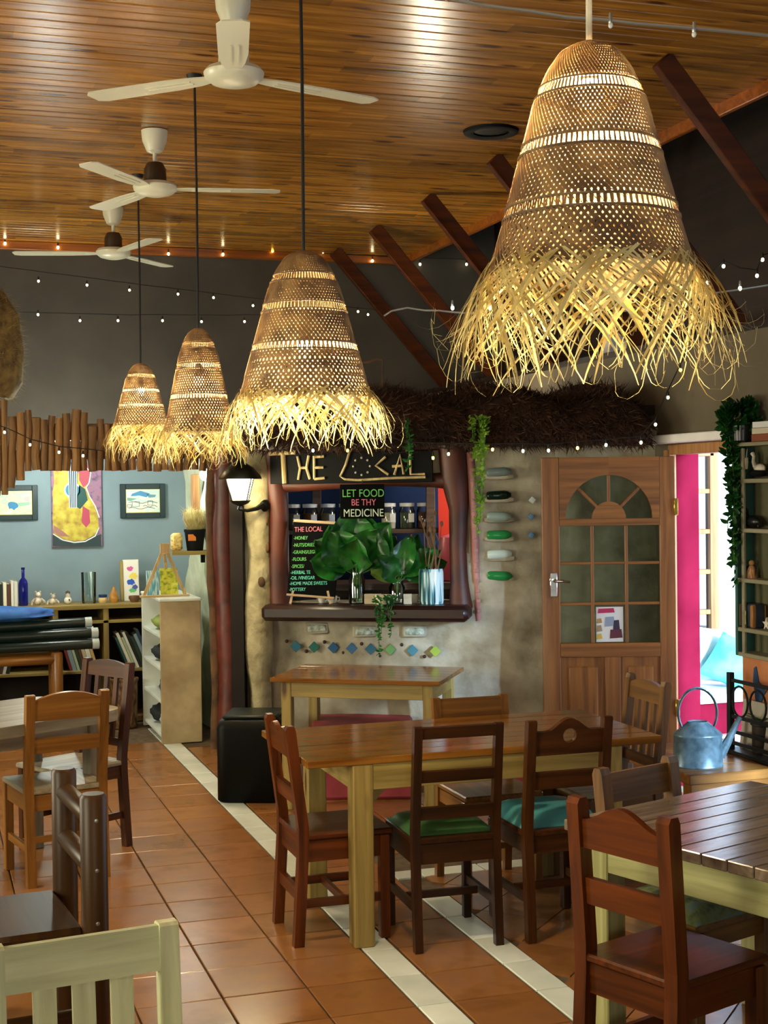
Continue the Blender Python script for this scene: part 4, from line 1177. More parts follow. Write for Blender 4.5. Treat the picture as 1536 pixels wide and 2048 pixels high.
# knobbly adobe buttress left of the hatch
bt_ = MB(); vv = []; n = 14; zs = [i * .12 for i in range(19)]
for z in zs:
    for k in range(n):
        a = 2 * math.pi * k / n
        r = .085 + .022 * noise.noise(Vector((math.cos(a) * 1.2, math.sin(a) * 1.2, z * 3.2))) + .015 * math.sin(z * 7 + 1)
        vv.append((hu(514, 8.95) + r * math.cos(a) * .95, 9.0 + r * math.sin(a), z))
ff = [(j * n + i, j * n + (i + 1) % n, (j + 1) * n + (i + 1) % n, (j + 1) * n + i) for j in range(len(zs) - 1) for i in range(n)] + [tuple(range(n))[::-1], tuple(range((len(zs) - 1) * n, len(zs) * n))]
M['adobe_knob'] = rough_mat('knobbly_adobe', '#8a7d58', '#b9ad86', 9, .9, .8, .04)
bt_.add(vv, ff); bt_.obj('buttress', M['adobe_knob'], hut, angle=70)

for x_, y_, sx_, sz_ in ((531, 1042, .5, 1.2), (532, 1096, .6, 1.3), (520, 1165, .9, 1.3), (508, 1250, .6, .8), (527, 1330, .5, .9)):
    MB().sphere((hu(x_, 8.9), 8.935 + .02 * (x_ > 525), hz(y_, x_, 8.9)), .026, 10, 6, (sx_, .5, sz_)).obj('knot_hole', M['bark'], hut)
# lantern on the buttress
lv = 8.78
p = atv(480, 968, lv)
t = thing('wall_lantern', 'lit black coach lantern on a bracket beside the serving hatch', 'lantern', (p.x, p.y, p.z), -HEAD)
M['lantern_glass'] = plain('lit_lantern_glass', '#fff4d0', .3, emit=9, ecol='#fff0c4')
def frust(r0, z0, r1, z1, n=4, rot=45):
    mb = MB(); mb.lathe([(r0, z0), (r1, z1)], n, Matrix.Rotation(R(rot), 4, 'Z')); return mb
frust(.062, -.10, .105, .03).obj('glass', M['lantern_glass'], t, smooth=False)
MB().lathe([(.135, .03), (.13, .045), (.085, .10), (.03, .135), (.014, .15), (.012, .19), (.004, .21)], 12).obj('roof', M['black_metal'], t)
MB().lathe([(.004, -.165), (.02, -.155), (.014, -.135), (.05, -.12), (.068, -.10)], 8).obj('base', M['black_metal'], t)
for k in range(4):
    a = R(45 + 90 * k + 0)
    MB().tube([(.064 * math.cos(a), .064 * math.sin(a), -.10), (.107 * math.cos(a), .107 * math.sin(a), .03)], .005, 5).obj('glazing_bar', M['black_metal'], t)
MB().tube([(0, 0, -.155), (.04, .02, -.165), (.09, .07, -.155), (.125, .13, -.135)], [.009, .011, .014, .02], 8).obj('bracket', M['black_metal'], t)
MB().lathe([(.001, 0), (.045, 0), (.04, .015), (.02, .03)], 14, Matrix.Translation((.125, .16, -.135)) @ Matrix.Rotation(R(90), 4, 'X')).obj('wall_plate', M['black_metal'], t)
l = bpy.data.lights.new('lantern_glow', 'POINT'); l.energy = 10; l.color = (1.0, .88, .56); l.shadow_soft_size = .06
lo = bpy.data.objects.new('lantern_glow', l); COL.objects.link(lo); lo.parent = t; lo.location = (0.02, -.15, -.02)

# ------------------------------------------------------------------ inside the hatch
def hloc(px, py, v): q = atv(px, py, v); return q
M['shelf_wood'] = wood('hut_shelf', '#33241a', '#5e4636', 'X', .6, 1.0, .08)
sv = 9.75
sh_t = thing('jar_shelf', 'dark wooden shelf unit inside the hut carrying a row of jars', 'shelf', uv(.0, sv, 0), -HEAD)
zsh = hz(1058, 735, sv)
MB().box((0, 0, zsh - .015), (1.9, .22, .03), .003).obj('shelf_board', M['shelf_wood'], sh_t)
MB().box((0, 0, zsh - .5), (1.9, .22, .03), .003).obj('shelf_board', M['shelf_wood'], sh_t)
for px in (520, 633, 860, 893):
    MB().box((hu(px, sv), .06 if px != 860 else -.14, 1.1), (.06, .04, 2.2), .003).obj('upright', M['shelf_wood'], sh_t)
M['jar_lid'] = plain('white_jar_lid', '#d9d9d4', .4)
fills = [('#54604e', 'dark'), ('#8a4e20', 'amber'), ('#9a8a70', 'tan'), ('#6a5038', 'brown'), ('#4a3020', 'dark brown'), ('#c9c0ae', 'cream'), ('#4f5a40', 'green-grey'), ('#5a2c26', 'maroon')]
jx = [586, 620, 656, 693, 730, 777, 814, 849]
words = ['first jar from the left on the hut shelf, with dark contents', 'second jar from the left on the hut shelf, with amber contents', 'jar with tan contents on the hut shelf, behind the menu board', 'jar with brown contents on the hut shelf behind the big leaves', 'jar with dark contents on the hut shelf behind the small sign', 'jar with cream contents on the hut shelf right of the small sign', 'jar with green-grey contents on the hut shelf', 'last jar on the right of the hut shelf, with maroon contents']
for k, x in enumerate(jx):
    q = uv(hu(x, sv - .04), sv - .04, zsh)
    t = thing('glass_jar', words[k], 'jar', q, -HEAD, 'jars on the hut shelf')
    MB().lathe([(.04, 0), (.052, .004), (.054, .02), (.054, .12), (.046, .14), (.044, .155)], 18, cap=False).obj('glass', M['clear_glass'], t)
    MB().lathe([(.001, .004), (.048, .004), (.05, .11), (.001, .112)], 16, cap=False).obj('contents', rough_mat('jar_fill_%d' % k, fills[k][0], fills[k][0], 60, .8, .3), t)
    MB().lathe([(.001, .152), (.05, .152), (.051, .175), (.001, .178)], 18, cap=False).obj('lid', M['jar_lid'], t)
    MB().box((.028, -.052, .075), (.04, .006, .06), .002).obj('tag', M['jar_lid'], t)
# red panel at the right inside
o = MB().box((0, 0, .55), (.34, .02, 1.1)).obj('red_panel', plain('red_paint', '#c2301c', .45), None, loc=uv(hu(905, 9.5) + .08, 9.62, .85), rz=-HEAD)
tag(o, 'bright red board hanging inside the hut at the right of the hatch', 'board')
pk_ = MB().lathe([(.05, 0), (.07, .05), (.075, .2), (.06, .28), (.001, .30)], 16).obj('pink_bottle', plain('pink_plastic', '#c8637a', .3, trans=.3), None, loc=uv(hu(897, 9.3), 9.3, hz(1160, 897, 9.3)), rz=-HEAD)
tag(pk_, 'pink translucent plastic tub inside the hut at the right', 'tub')
cn = MB().box((0, 0, 0), (1.7, .45, .04)).obj('inner_counter', M['shelf_wood'], None, loc=uv(.12, 9.33, hz(1164, 735, 9.3) - .02), rz=-HEAD)
tag(cn, 'dark wooden inner counter behind the hatch sill', 'counter')
MB().box((0, .1, -.55), (1.6, .03, 1.1)).obj('counter_front', M['shelf_wood'], cn)
l = bpy.data.lights.new('hut_lamp', 'POINT'); l.energy = 15; l.color = (1, .95, .88); l.shadow_soft_size = .12  # unseen light added to brighten the inside of the hut
lo = bpy.data.objects.new('hut_lamp', l); COL.objects.link(lo); lo.location = uv(.95, 9.25, 2.0)

SZ = 1.137                                              # top of the sill
def sill_pt(px, dv=-.06): u = hu(px, 8.85); return uv(u, face(u) + dv, SZ)
# menu board
M['chalk_pink'] = plain('chalk_pink', '#d8788a', .8); M['chalk_green'] = plain('chalk_green', '#6fc06a', .8); M['chalk_teal'] = plain('chalk_teal', '#6fd0b4', .8); M['chalk_white'] = plain('chalk_white', '#cfe0c8', .8)
M['board_black'] = plain('chalkboard', '#030303', .8); M['board_black'].node_tree.nodes['Principled BSDF'].inputs['Specular IOR Level'].default_value = .1; M['pale_strip'] = wood('pale_strip', '#8a6f52', '#bda080', 'X', .6, 1.0, .05)
b0 = sill_pt(618, -.10)
t = thing('menu_board', 'chalkboard menu on a wooden easel listing honey, spices, pottery and more', 'chalkboard', b0, -HEAD - 11)
k_ = 8.78 / F
tilt = Matrix.Rotation(R(-8), 4, 'X') @ Matrix.Rotation(R(4), 4, 'Y')
bw_, bh_ = 100 * k_, 148 * k_
bo = MB().box((0, 0, .05 + bh_ / 2), (bw_, .012, bh_), .002, tilt).obj('panel', M['board_black'], t)
MB().box((0, -.004, .05 + bh_ + .006), (bw_ * .98, .022, .018), .002, tilt).obj('top_strip', M['pale_strip'], t)
MB().box((0, -.006, .045), (bw_, .03, .014), .002, tilt).obj('ledge', M['pale_strip'], t)
for s in (-1, 1):
    MB().beam((s * bw_ * .42, .0, .0), (s * bw_ * .36, .005, .08), .014, .01, (0, 1, 0)).obj('foot', M['pale_strip'], t)
MB().beam((0, .2, 0), (0, .085, bh_ * .9), .014, .01, (0, 1, 0)).obj('rear_prop', M['pale_strip'], t)
lines = [('The Local', .044, 'chalk_pink', .365), ('-Honey', .031, 'chalk_green', .325), ('-Nuts/Dried fruit', .031, 'chalk_green', .289), ('-Grains/Legumes', .031, 'chalk_green', .253), ('-Flours', .031, 'chalk_green', .217),
         ('-Spices/', .031, 'chalk_green', .181), ('-Herbal te', .031, 'chalk_teal', .150), ('-Oil /Vinegar', .031, 'chalk_teal', .122), ('-Home made sweets', .031, 'chalk_teal', .094), ('-Pottery', .030, 'chalk_teal', .064)]
for body, sz, mk, z in lines:
    o = text_obj(body.upper(), sz, M[mk], 'chalk_writing', t)
    zz = .05 + (z - .05) / .36 * bh_ * .98
    o.matrix_local = tilt @ Matrix.Translation((-bw_ * .46, -.009, zz)) @ Matrix.Rotation(R(-2 - 3), 4, 'Y') @ Matrix.Rotation(R(90), 4, 'X') @ Matrix.Diagonal((.78, 1, 1, 1))
# small sign standing above the leaves
q = atv(725, 1037, 8.70)
t = thing('slogan_sign', 'small black sign with chalk letters LET FOOD BE THY MEDICINE hanging in the hatch', 'sign', q, -HEAD - 4)
MB().box((0, 0, 34 * k_), (88 * k_, .012, 68 * k_), .002).obj('panel', M['board_black'], t)
MB().tube([(0, .006, 66 * k_), (0, .02, 66 * k_ + .03)], .003, 5).obj('hook', M['wire'], t)
for body, mk, z, x, sz in (('LET FOOD', 'chalk_green', 43, -40, .066), ('BE THY', 'chalk_pink', 26, -22, .056), ('MEDICINE', 'chalk_white', 4, -38, .066)):
    text_obj(body, sz, M[mk], 'chalk_writing', t, (x * k_, -.0085, z * k_), (R(90), 0, 0)).scale = (.83, 1, 1)

# leaves
M['leaf'] = translucent('big_leaf', '#12471a', .18, .28, '#2f7a2c', 10)
M['leaf_pale'] = translucent('pale_leaf', '#5e8a32', .25, .4, '#8cae50', 10)
M['leaf_small'] = translucent('small_leaf', '#3f7a28', .3, .45, '#6fa03c', 10)
M['leaf_dark'] = translucent('dark_ivy', '#0f3a16', .15, .4, '#1f5a22', 10)
M['stem'] = plain('green_stem', '#4a7a30', .5)
def leaf_mesh(L, W_, mat, cup=.15, droop=.35, wave=.0, seed=0):
    rg = random.Random(seed); n, m = 10, 6; vv = []; ff = []
    for i in range(n + 1):
        f = i / n; w = W_ / 2 * (math.sin(math.pi * min(1, f * .93 + .07)) ** .75) * (1.0 - .15 * f)
        for j in range(m + 1):
            g = -1 + 2 * j / m
            x = g * w; y = f * L; z = cup * abs(g) ** 1.5 * W_ - droop * f * f * L + wave * math.sin(f * 9 + g * 4 + seed) * W_ * abs(g)
            vv.append((x, y, z))
    for i in range(n):
        for j in range(m):
            a = i * (m + 1) + j; ff.append((a, a + 1, a + m + 2, a + m + 1))
    return MB().add(vv, ff).mesh('leaf', mat, True, False, 180)
def place_leaf(me, parent, loc, direc, roll=0, name='leaf', nrm=None):
    o = bpy.data.objects.new(name, me); COL.objects.link(o); o.parent = parent
    y = Vector(direc).normalized(); up = Vector(nrm) if nrm else (Vector((0, 0, 1)) if abs(y.z) < .95 else Vector((0, -1, 0)))
    x = y.cross(up).normalized(); z = x.cross(y)
    Mt = Matrix((x, y, z)).transposed().to_4x4() @ Matrix.Rotation(R(roll), 4, 'Y'); Mt.translation = Vector(loc)
    o.matrix_local = Mt; return o
def jar_vase(name, label, px, r, h, group=None, dv=-.06):
    t = thing(name, label, 'jar', sill_pt(px, dv), -HEAD, group)
    MB().lathe([(.001, 0), (r * .96, 0), (r, .012), (r, h * .72), (r * .78, h * .86), (r * .8, h), (r * .76, h), (r * .74, h * .86), (r * .95, h * .7), (r * .95, .014), (.001, .012)], 22, cap=False).obj('glass', M['clear_glass'], t)
    return t
M['water'] = glass_pane('water', '#b9d2b4', .04)
t = jar_vase('leaf_vase', 'glass jar of large upright green leaves in the middle of the hatch sill', 712, .052, .20, dv=-.07)
MB().lathe([(.001, .015), (.047, .015), (.047, .12), (.001, .121)], 18, cap=False).obj('water', M['water'], t)
rg = random.Random(21)
specs = [(-70, 62, .32, .26, 15), (-20, 75, .40, .26, -10), (25, 78, .38, .26, 15), (60, 55, .36, .22, -15), (-105, 40, .30, .20, 20), (-140, 50, .30, .20, 0), (100, 45, .30, .20, -10), (150, 60, .32, .22, 0), (-60, 15, .26, .18, 10), (75, 10, .26, .17, -10), (180, 70, .36, .22, 5), (0, 30, .26, .20, 0), (-35, 45, .30, .24, 0), (30, 48, .30, .24, 0)]
for k, (az, el, L, W_, roll) in enumerate(specs):
    d = Vector((math.sin(R(az)) * math.cos(R(el)), -math.cos(R(az)) * math.cos(R(el)) * .45, math.sin(R(el))))
    base = Vector((d.x * .09, d.y * .09, .20 + .05 * d.z))
    MB().tube([(d.x * .01, d.y * .01, .03), (d.x * .02, d.y * .02, .18), base], .005, 6).obj('stem', M['stem'], t)
    me = leaf_mesh(L * .86, W_ * 1.25, M['leaf_pale'] if k in (9,) else M['leaf'], .12, .12, .10, k)
    place_leaf(me, t, base, d, roll + rg.uniform(-15, 15), nrm=(rg.uniform(-.3, .3), -1, .35))
t = jar_vase('leaf_vase', 'glass jar with drooping dark leaves right of the big leaf jar', 792, .05, .14, dv=-.05)
for k, (az, el, L) in enumerate([(60, 40, .26), (95, 20, .28), (20, 55, .24), (120, 50, .24), (75, 65, .26), (150, 35, .2), (-10, 20, .18)]):
    d = Vector((math.sin(R(az)) * math.cos(R(el)), -math.cos(R(az)) * math.cos(R(el)) * .4, math.sin(R(el))))
    base = Vector((d.x * .06, d.y * .06, .15 + .04 * d.z))
    MB().tube([(0, 0, .03), (d.x * .01, d.y * .01, .13), base], .004, 6).obj('stem', M['stem'], t)
    place_leaf(leaf_mesh(L, .17, M['leaf'], .14, .45, .12, 30 + k), t, base, d, rg.uniform(-25, 25), nrm=(.2, -1, .5))
# striped jar with dried twigs
M['striped'] = None
def striped():
    m, nt, b = newmat('striped_glaze'); v = coords(nt, (40, 40, 2), offset_random=False)
    n1 = nd(nt, 'ShaderNodeTexNoise'); n1.inputs['Scale'].default_value = 1; nt.links.new(v, n1.inputs['Vector'])
    nt.links.new(ramp(nt, n1.outputs['Fac'], [(.42, '#20424c'), (.5, '#5a9aa6'), (.56, '#d8e8e8')]), b.inputs['Base Color']); b.inputs['Roughness'].default_value = .2
    return m
t = thing('twig_vase', 'blue and white streaked jar of dried twigs at the right of the hatch sill', 'vase', sill_pt(860, -.06), -HEAD)
MB().lathe([(.001, 0), (.072, 0), (.076, .02), (.076, .19), (.07, .215), (.066, .215), (.07, .19), (.07, .02), (.001, .015)], 24, cap=False).obj('jar', striped(), t)
M['twig'] = rough_mat('dry_twig', '#4a3420', '#7a5c3a', 12, .8, .2)
rg = random.Random(8)
for k in range(9):
    a = rg.uniform(0, 6.28); x, y = rg.uniform(-.045, .045), rg.uniform(-.04, .04)
    pts = [(x * .5, y * .5, .02), (x, y, .22), (x * 1.3 + rg.uniform(-.03, .03), y, .34), (x * 1.5 + rg.uniform(-.05, .06), y, rg.uniform(.42, .56))]
    MB().tube(pts, [.006, .005, .004, .002], 6).obj('twig', M['twig'], t)
    e = pts[-1]; MB().sphere(e, .011, 7, 5, (1, 1, 1.6)).obj('seed_head', M['twig'], t)
# small crockery on the sill
M['white_ceramic'] = plain('white_ceramic', '#dcd8cc', .25); M['card'] = plain('cream_card', '#d8ccb0', .7)
def cup(px, r, h, label, mat=None, dv=-.04):
    t = thing('small_cup', label, 'cup', sill_pt(px, dv), -HEAD, 'crockery on the hatch sill')
    MB().lathe([(.001, 0), (r * .7, 0), (r, h * .4), (r, h), (r * .88, h), (r * .86, h * .4), (.001, h * .15)], 18, cap=False).obj('bowl', mat or M['white_ceramic'], t)
    MB().tube([(r * .95, 0, h * .8), (r * 1.45, 0, h * .75), (r * 1.45, 0, h * .35), (r * .95, 0, h * .25)], .004, 6).obj('handle', mat or M['white_ceramic'], t)
cup(640, .022, .05, 'small white cup nearest the menu board on the sill')
cup(662, .03, .045, 'wide white cup beside the smaller one on the sill')
cup(826, .03, .05, 'white cup with a dark pattern right of the drooping leaves', dv=.02)
for px, lab, w in ((735, 'small folded cream card leaning on the leaf jar', .05), (752, 'upright cream card in the middle of the sill', .055), (813, 'white price card beside the drooping leaf jar', .05)):
    t = thing('price_card', lab, 'card', sill_pt(px, -.10), -HEAD + 10)
    MB().box((0, 0, .03), (w, .003, .06), 0, Matrix.Rotation(R(-14), 4, 'X')).obj('front', M['card'], t); MB().box((0, .015, .03), (w, .003, .06), 0, Matrix.Rotation(R(14), 4, 'X')).obj('back', M['card'], t)

# trailing plants
def trailing(label, p_top, strands, mat, leafsz, seed, pot=None):
    rg = random.Random(seed)
    t = thing('trailing_plant', label, 'plant', p_top, -HEAD)
    lm = [leaf_mesh(leafsz * s, leafsz * .75 * s, mat, .1, .3, 0, 40 + i) for i, s in enumerate((.8, 1, 1.25))]
    mb = MB(); lv_ = MB()
    for dx_, dy_, L, sway in strands:
        pts = []; n = max(4, int(L / .05))
        for i in range(n + 1):
            f = i / n; pts.append(Vector((dx_ * (1 - .4 * f) + sway * math.sin(f * 3) * .04, dy_ - .02 * math.sin(f * 3), .03 * math.sin(f * 3.14) - L * f)))
        mb.tube(pts, .0022, 5)
        for i in range(int(L / leafsz * 3.2)):
            f = rg.random(); q = pts[min(n - 1, int(f * n))].lerp(pts[min(n, int(f * n) + 1)], rg.random())
            d = Vector((rg.uniform(-1, 1), rg.uniform(-1, .4), rg.uniform(-.7, .5))).normalized()
            me = rg.choice(lm); x = d.orthogonal().normalized(); z = x.cross(d)
            Mt = Matrix((x, d, z)).transposed().to_4x4(); Mt.translation = q
            lv_.add([v.co for v in me.vertices], [tuple(p.vertices) for p in me.polygons], Mt)
    mb.obj('stem', M['stem'], t); tag(lv_.obj('foliage', mat, t, True, False), kind='stuff')
    for me in lm: bpy.data.meshes.remove(me)
    return t
M['leaf_ivy'] = translucent('ivy_leaf', '#1c5a2a', .25, .45, '#3f8a3c', 10)
M['leaf_lime'] = translucent('lime_leaf', '#5f8f28', .3, .45, '#9cc04a', 10)
trailing('light green trailing plant hanging from the thatch beside the pink plaster band', atv(957, 832, 8.28), [(0, 0, .62, .3), (.03, 0, .5, -.4), (-.03, .02, .70, .2), (.05, 0, .2, 0), (-.05, 0, .16, 0), (.01, -.03, .4, .5)], M['leaf_lime'], .026, 1)
trailing('thin trailing plant hanging from the thatch before the letters of the wooden sign', atv(813, 842, 8.30), [(0, 0, .28, .4), (.02, 0, .16, -.3)], M['leaf_ivy'], .03, 2)
q = sill_pt(765, -.15); q.z = SZ + .06
t = trailing('trailing succulent spilling over the middle of the hatch sill', q, [(-.06, -.06, .36, .4), (-.03, -.07, .22, .3), (.08, -.06, .24, -.5), (.02, -.05, .14, .2), (.05, -.05, .12, .1)], M['leaf_ivy'], .024, 3)
MB().lathe([(.03, -.06), (.045, -.055), (.05, 0), (.042, .0), (.04, -.05)], 16).obj('pot', M['card'], t)
# ------------------------------------------------------------------ reading nook on the left
YC = 11.50                                                # front of the low bookcase
XA, XB_ = -.35, 2.03
cb = thing('low_bookcase', 'long low wooden bookcase under the paintings in the nook', 'bookcase', (0, 11.69, 0))
ztop = .952
def cbox(x0, x1, z0, z1, nm, mat, y0=-.19, y1=.19, bev=.003):
    return MB().box(((x0 + x1) / 2, (y0 + y1) / 2, (z0 + z1) / 2), (x1 - x0, y1 - y0, z1 - z0), bev).obj(nm, mat, cb, smooth=False)
cbox(XA, XB_ + .02, ztop - .035, ztop, 'top_board', M['pineX'], -.21, .2)
cbox(XA, XB_, .80, .825, 'shelf_board', M['pineX'])
cbox(XA, XB_, .405, .43, 'shelf_board', M['pineX'])
cbox(XA, XB_, .0, .05, 'bottom_board', M['oakX'])
cbox(XA, XB_, .05, ztop - .03, 'back_panel', M['hut_dark'], .17, .19, 0)
dvx = [atY(px, 1300, YC).x for px in (112, 213)]
for x in [XA + .02, .25, *dvx, XB_ - .02]:
    cbox(x - .022, x + .022, .0, ztop - .035, 'upright', M['pineZ'])
bookcols = ['#d8d0b8', '#c9b890', '#e6e2d4', '#2f5a58', '#b04a2c', '#7d2a24', '#30402c', '#b8c8a0', '#3a4a5a', '#cfae6a', '#e8e4c8', '#5a3a28', '#8aa0a8', '#1e2a20', '#d8d8cc']
bmats = [plain('book_cover_%d' % i, c, .6) for i, c in enumerate(bookcols)]
M['paper'] = plain('page_edges', '#d8ceb0', .85)
wordcol = ['cream', 'tan', 'white', 'dark teal', 'orange-red', 'maroon', 'dark green', 'pale green', 'slate', 'ochre', 'pale yellow', 'brown', 'grey-blue', 'blackish', 'off-white']
def book(x, z, w, h, d, ci, lean, label, group, Y=None, rz=0):
    t = thing('book', label, 'book', (x, (Y if Y else YC + .03 + d / 2), z), rz, group)
    Mt = Matrix.Rotation(R(lean), 4, 'Y')
    MB().box((0, .004, h / 2), (w * .8, d - .012, h - .01), 0, Mt).obj('pages', M['paper'], t, smooth=False)
    cv = MB(); cv.box((-w * .45, 0, h / 2), (w * .1, d, h), 0, Mt); cv.box((w * .45, 0, h / 2), (w * .1, d, h), 0, Mt); cv.box((0, -d / 2, h / 2), (w, .004, h), 0, Mt)
    cv.obj('cover', bmats[ci], t, smooth=False)
rg = random.Random(31)
ords = ['first', 'second', 'third', 'fourth', 'fifth', 'sixth', 'seventh', 'eighth', 'ninth', 'tenth', 'eleventh']
def book_row(x0, x1, z, lean, cols, hr, where, group):
    x = x0; k = 0
    for ci in cols:
        w = rg.uniform(.018, .034); h = rg.uniform(*hr)
        if x + w > x1: break
        book(x + w / 2, z, w * .95, h, .2, ci, lean, '%s book, %s from left, %s' % (wordcol[ci], ords[k], where), group)
        x += w / max(.5, math.cos(R(lean))) + .002; k += 1
book_row(dvx[1] + .17, 1.95, .43, -22, [3, 10, 7, 2, 13, 6, 12, 8], (.26, .33), 'leaning in right compartment of low bookcase', 'books leaning at the right')
book_row(dvx[0] + .11, dvx[1] - .03, .43, -16, [5, 12, 7, 6, 11, 1, 2, 9, 14, 4, 13], (.22, .28), 'leaning in middle compartment of low bookcase', 'books leaning in the middle')
book_row(.42, .9, .43, 14, [8, 1, 6, 9, 3, 11, 2, 13], (.2, .26), 'low bookcase behind the log stool', 'books behind the log stool')
book_row(atY(-20, 1200, 11.6).x, atY(37, 1200, 11.6).x, ztop, 0, [1, 9, 13, 10, 11, 2, 14], (.18, .21), 'standing on top of the low bookcase', 'books on top of the low bookcase')

# things standing on the low bookcase
YT = 11.66
def on_top(px): q = atY(px, 1205, YT); return Vector((q.x, YT, ztop))
T_ = 11.45 / F
M['cobalt'] = plain('cobalt_glass', '#10188a', .08, trans=.35)
o = MB().lathe([(.001, 0), (.034, 0), (.037, .01), (.037, .175), (.03, .20), (.013, .222), (.012, .285), (.015, .288), (.015, .305), (.001, .305)], 20, cap=False).obj('glass_bottle', M['cobalt'], None, loc=on_top(47))
tag(o, 'tall cobalt blue glass bottle on the low bookcase', 'bottle')
M['terra_fig'] = rough_mat('white_brown_pottery', '#e8e2d2', '#8a6a4a', 30, .5, .1)
def figurine(px, s, label, pot=False):
    t = thing('figurine', label, 'figurine', on_top(px), rnd.uniform(-20, 20), 'small pottery figures')
    b = MB(); b.sphere((0, 0, .026 * s), .026 * s, 10, 7, (1, .8, 1)); b.obj('body', M['terra_fig'], t)
    MB().sphere((0.004, -.004, .066 * s), .018 * s, 10, 6).obj('head', M['terra_fig'], t)
    for k in (-1, 1):
        MB().tube([(k * .02 * s, 0, .04 * s), (k * .042 * s, -.005, .022 * s), (k * .045 * s, -.008, .004)], [.009 * s, .008 * s, .006 * s], 6).obj('limb', M['terra_fig'], t)
        MB().sphere((k * .014 * s, 0, .084 * s), .008 * s, 6, 4).obj('ear', M['terra_fig'], t)
figurine(76, 1.25, 'white and brown pottery figure nearest the blue bottle')
figurine(106, 1.0, 'smallest white pottery figure, second from the blue bottle')
t = thing('figurine', 'white pottery hen with a brown crest on the low bookcase', 'figurine', on_top(136), 0, 'small pottery figures')
MB().sphere((0, 0, .03), .032, 12, 8, (1, .9, .95)).obj('body', M['white_ceramic'], t)
MB().lathe([(.02, .05), (.017, .075), (.008, .085)], 10).obj('neck', M['terra_fig'], t)
for k in range(3): MB().sphere((-.012 + .012 * k, 0, .093 + .006 * (k == 1)), .008, 6, 4, (.7, .6, 1.5)).obj('crest', M['bark'], t)
MB().sphere((.008, -.028, .035), .008, 6, 4, (.6, .5, 1.3)).obj('spot', M['black'], t)
o = MB().lathe([(.001, .0), (.052, 0), (.056, .01), (.060, .25), (.057, .25), (.052, .02), (.001, .016)], 24, cap=False).obj('glass_vase', M['clear_glass'], None, loc=on_top(178))
tag(o, 'tall clear glass vase standing on the low bookcase', 'vase')
t = thing('small_jar', 'small cream pottery jar with a dark blue rim on the low bookcase', 'jar', on_top(206))
MB().lathe([(.001, 0), (.028, 0), (.036, .018), (.034, .04), (.03, .044)], 16, cap=False).obj('body', plain('cream_glaze', '#c9ab70', .35), t)
MB().lathe([(.03, .043), (.034, .048), (.034, .068), (.026, .068), (.026, .05)], 16, cap=False).obj('rim', plain('blue_glaze', '#1c3a6a', .3), t)
o = MB().lathe([(.001, 0), (.028, 0), (.04, .025), (.04, .05), (.026, .085), (.012, .108), (.011, .125), (.015, .13), (.001, .13)], 18, cap=False).obj('pear_vase', rough_mat('amber_glaze', '#8a5a20', '#c9903c', 8, .3, .1), None, loc=on_top(228))
tag(o, 'pear-shaped amber glazed bottle vase on the low bookcase', 'vase')
o = MB().lathe([(.001, 0), (.03, 0), (.048, .03), (.046, .052), (.04, .05), (.03, .02), (.001, .012)], 18, cap=False).obj('small_bowl', plain('brown_glaze', '#6a4a34', .3), None, loc=on_top(268) + Vector((0, -.03, 0)))
tag(o, 'small brown bowl before the painted board on the low bookcase', 'bowl')
t = thing('painted_board', 'narrow white board painted with pink, blue and green shapes on the low bookcase', 'painting', on_top(266) + Vector((0, .08, 0)))
tl = Matrix.Rotation(R(-7), 4, 'X')
MB().box((0, 0, .17), (.13, .014, .34), .003, tl).obj('board', plain('white_board', '#e0ddd2', .6), t)
MB().box((-.075, 0, .165), (.025, .03, .33), .003, tl).obj('edge_strip', M['pineZ'], t)
def patch(t_, col, pts, y, nm, tl_=None):
    MB().prism(pts, y - .002, y, tl_).obj(nm, plain('paint_' + col[1:], col, .6), t_, smooth=False)
def blobp(cx_, cz_, rx, rz_, seed, n=14):
    r_ = random.Random(seed); return [(cx_ + rx * r_.uniform(.65, 1.15) * math.cos(6.283 * i / n), cz_ + rz_ * r_.uniform(.65, 1.15) * math.sin(6.283 * i / n)) for i in range(n)]
patch(t, '#c85a9c', blobp(-.005, .265, .03, .022, 1), -.0075, 'paint', tl); patch(t, '#e6cf5c', blobp(.02, .205, .035, .03, 2), -.0075, 'paint', tl)
patch(t, '#2a55b0', blobp(0, .155, .035, .028, 3), -.0085, 'paint', tl); patch(t, '#4a4f9c', blobp(.03, .115, .028, .02, 4), -.0085, 'paint', tl); patch(t, '#5cb070', blobp(.01, .085, .034, .02, 5), -.0080, 'paint', tl)

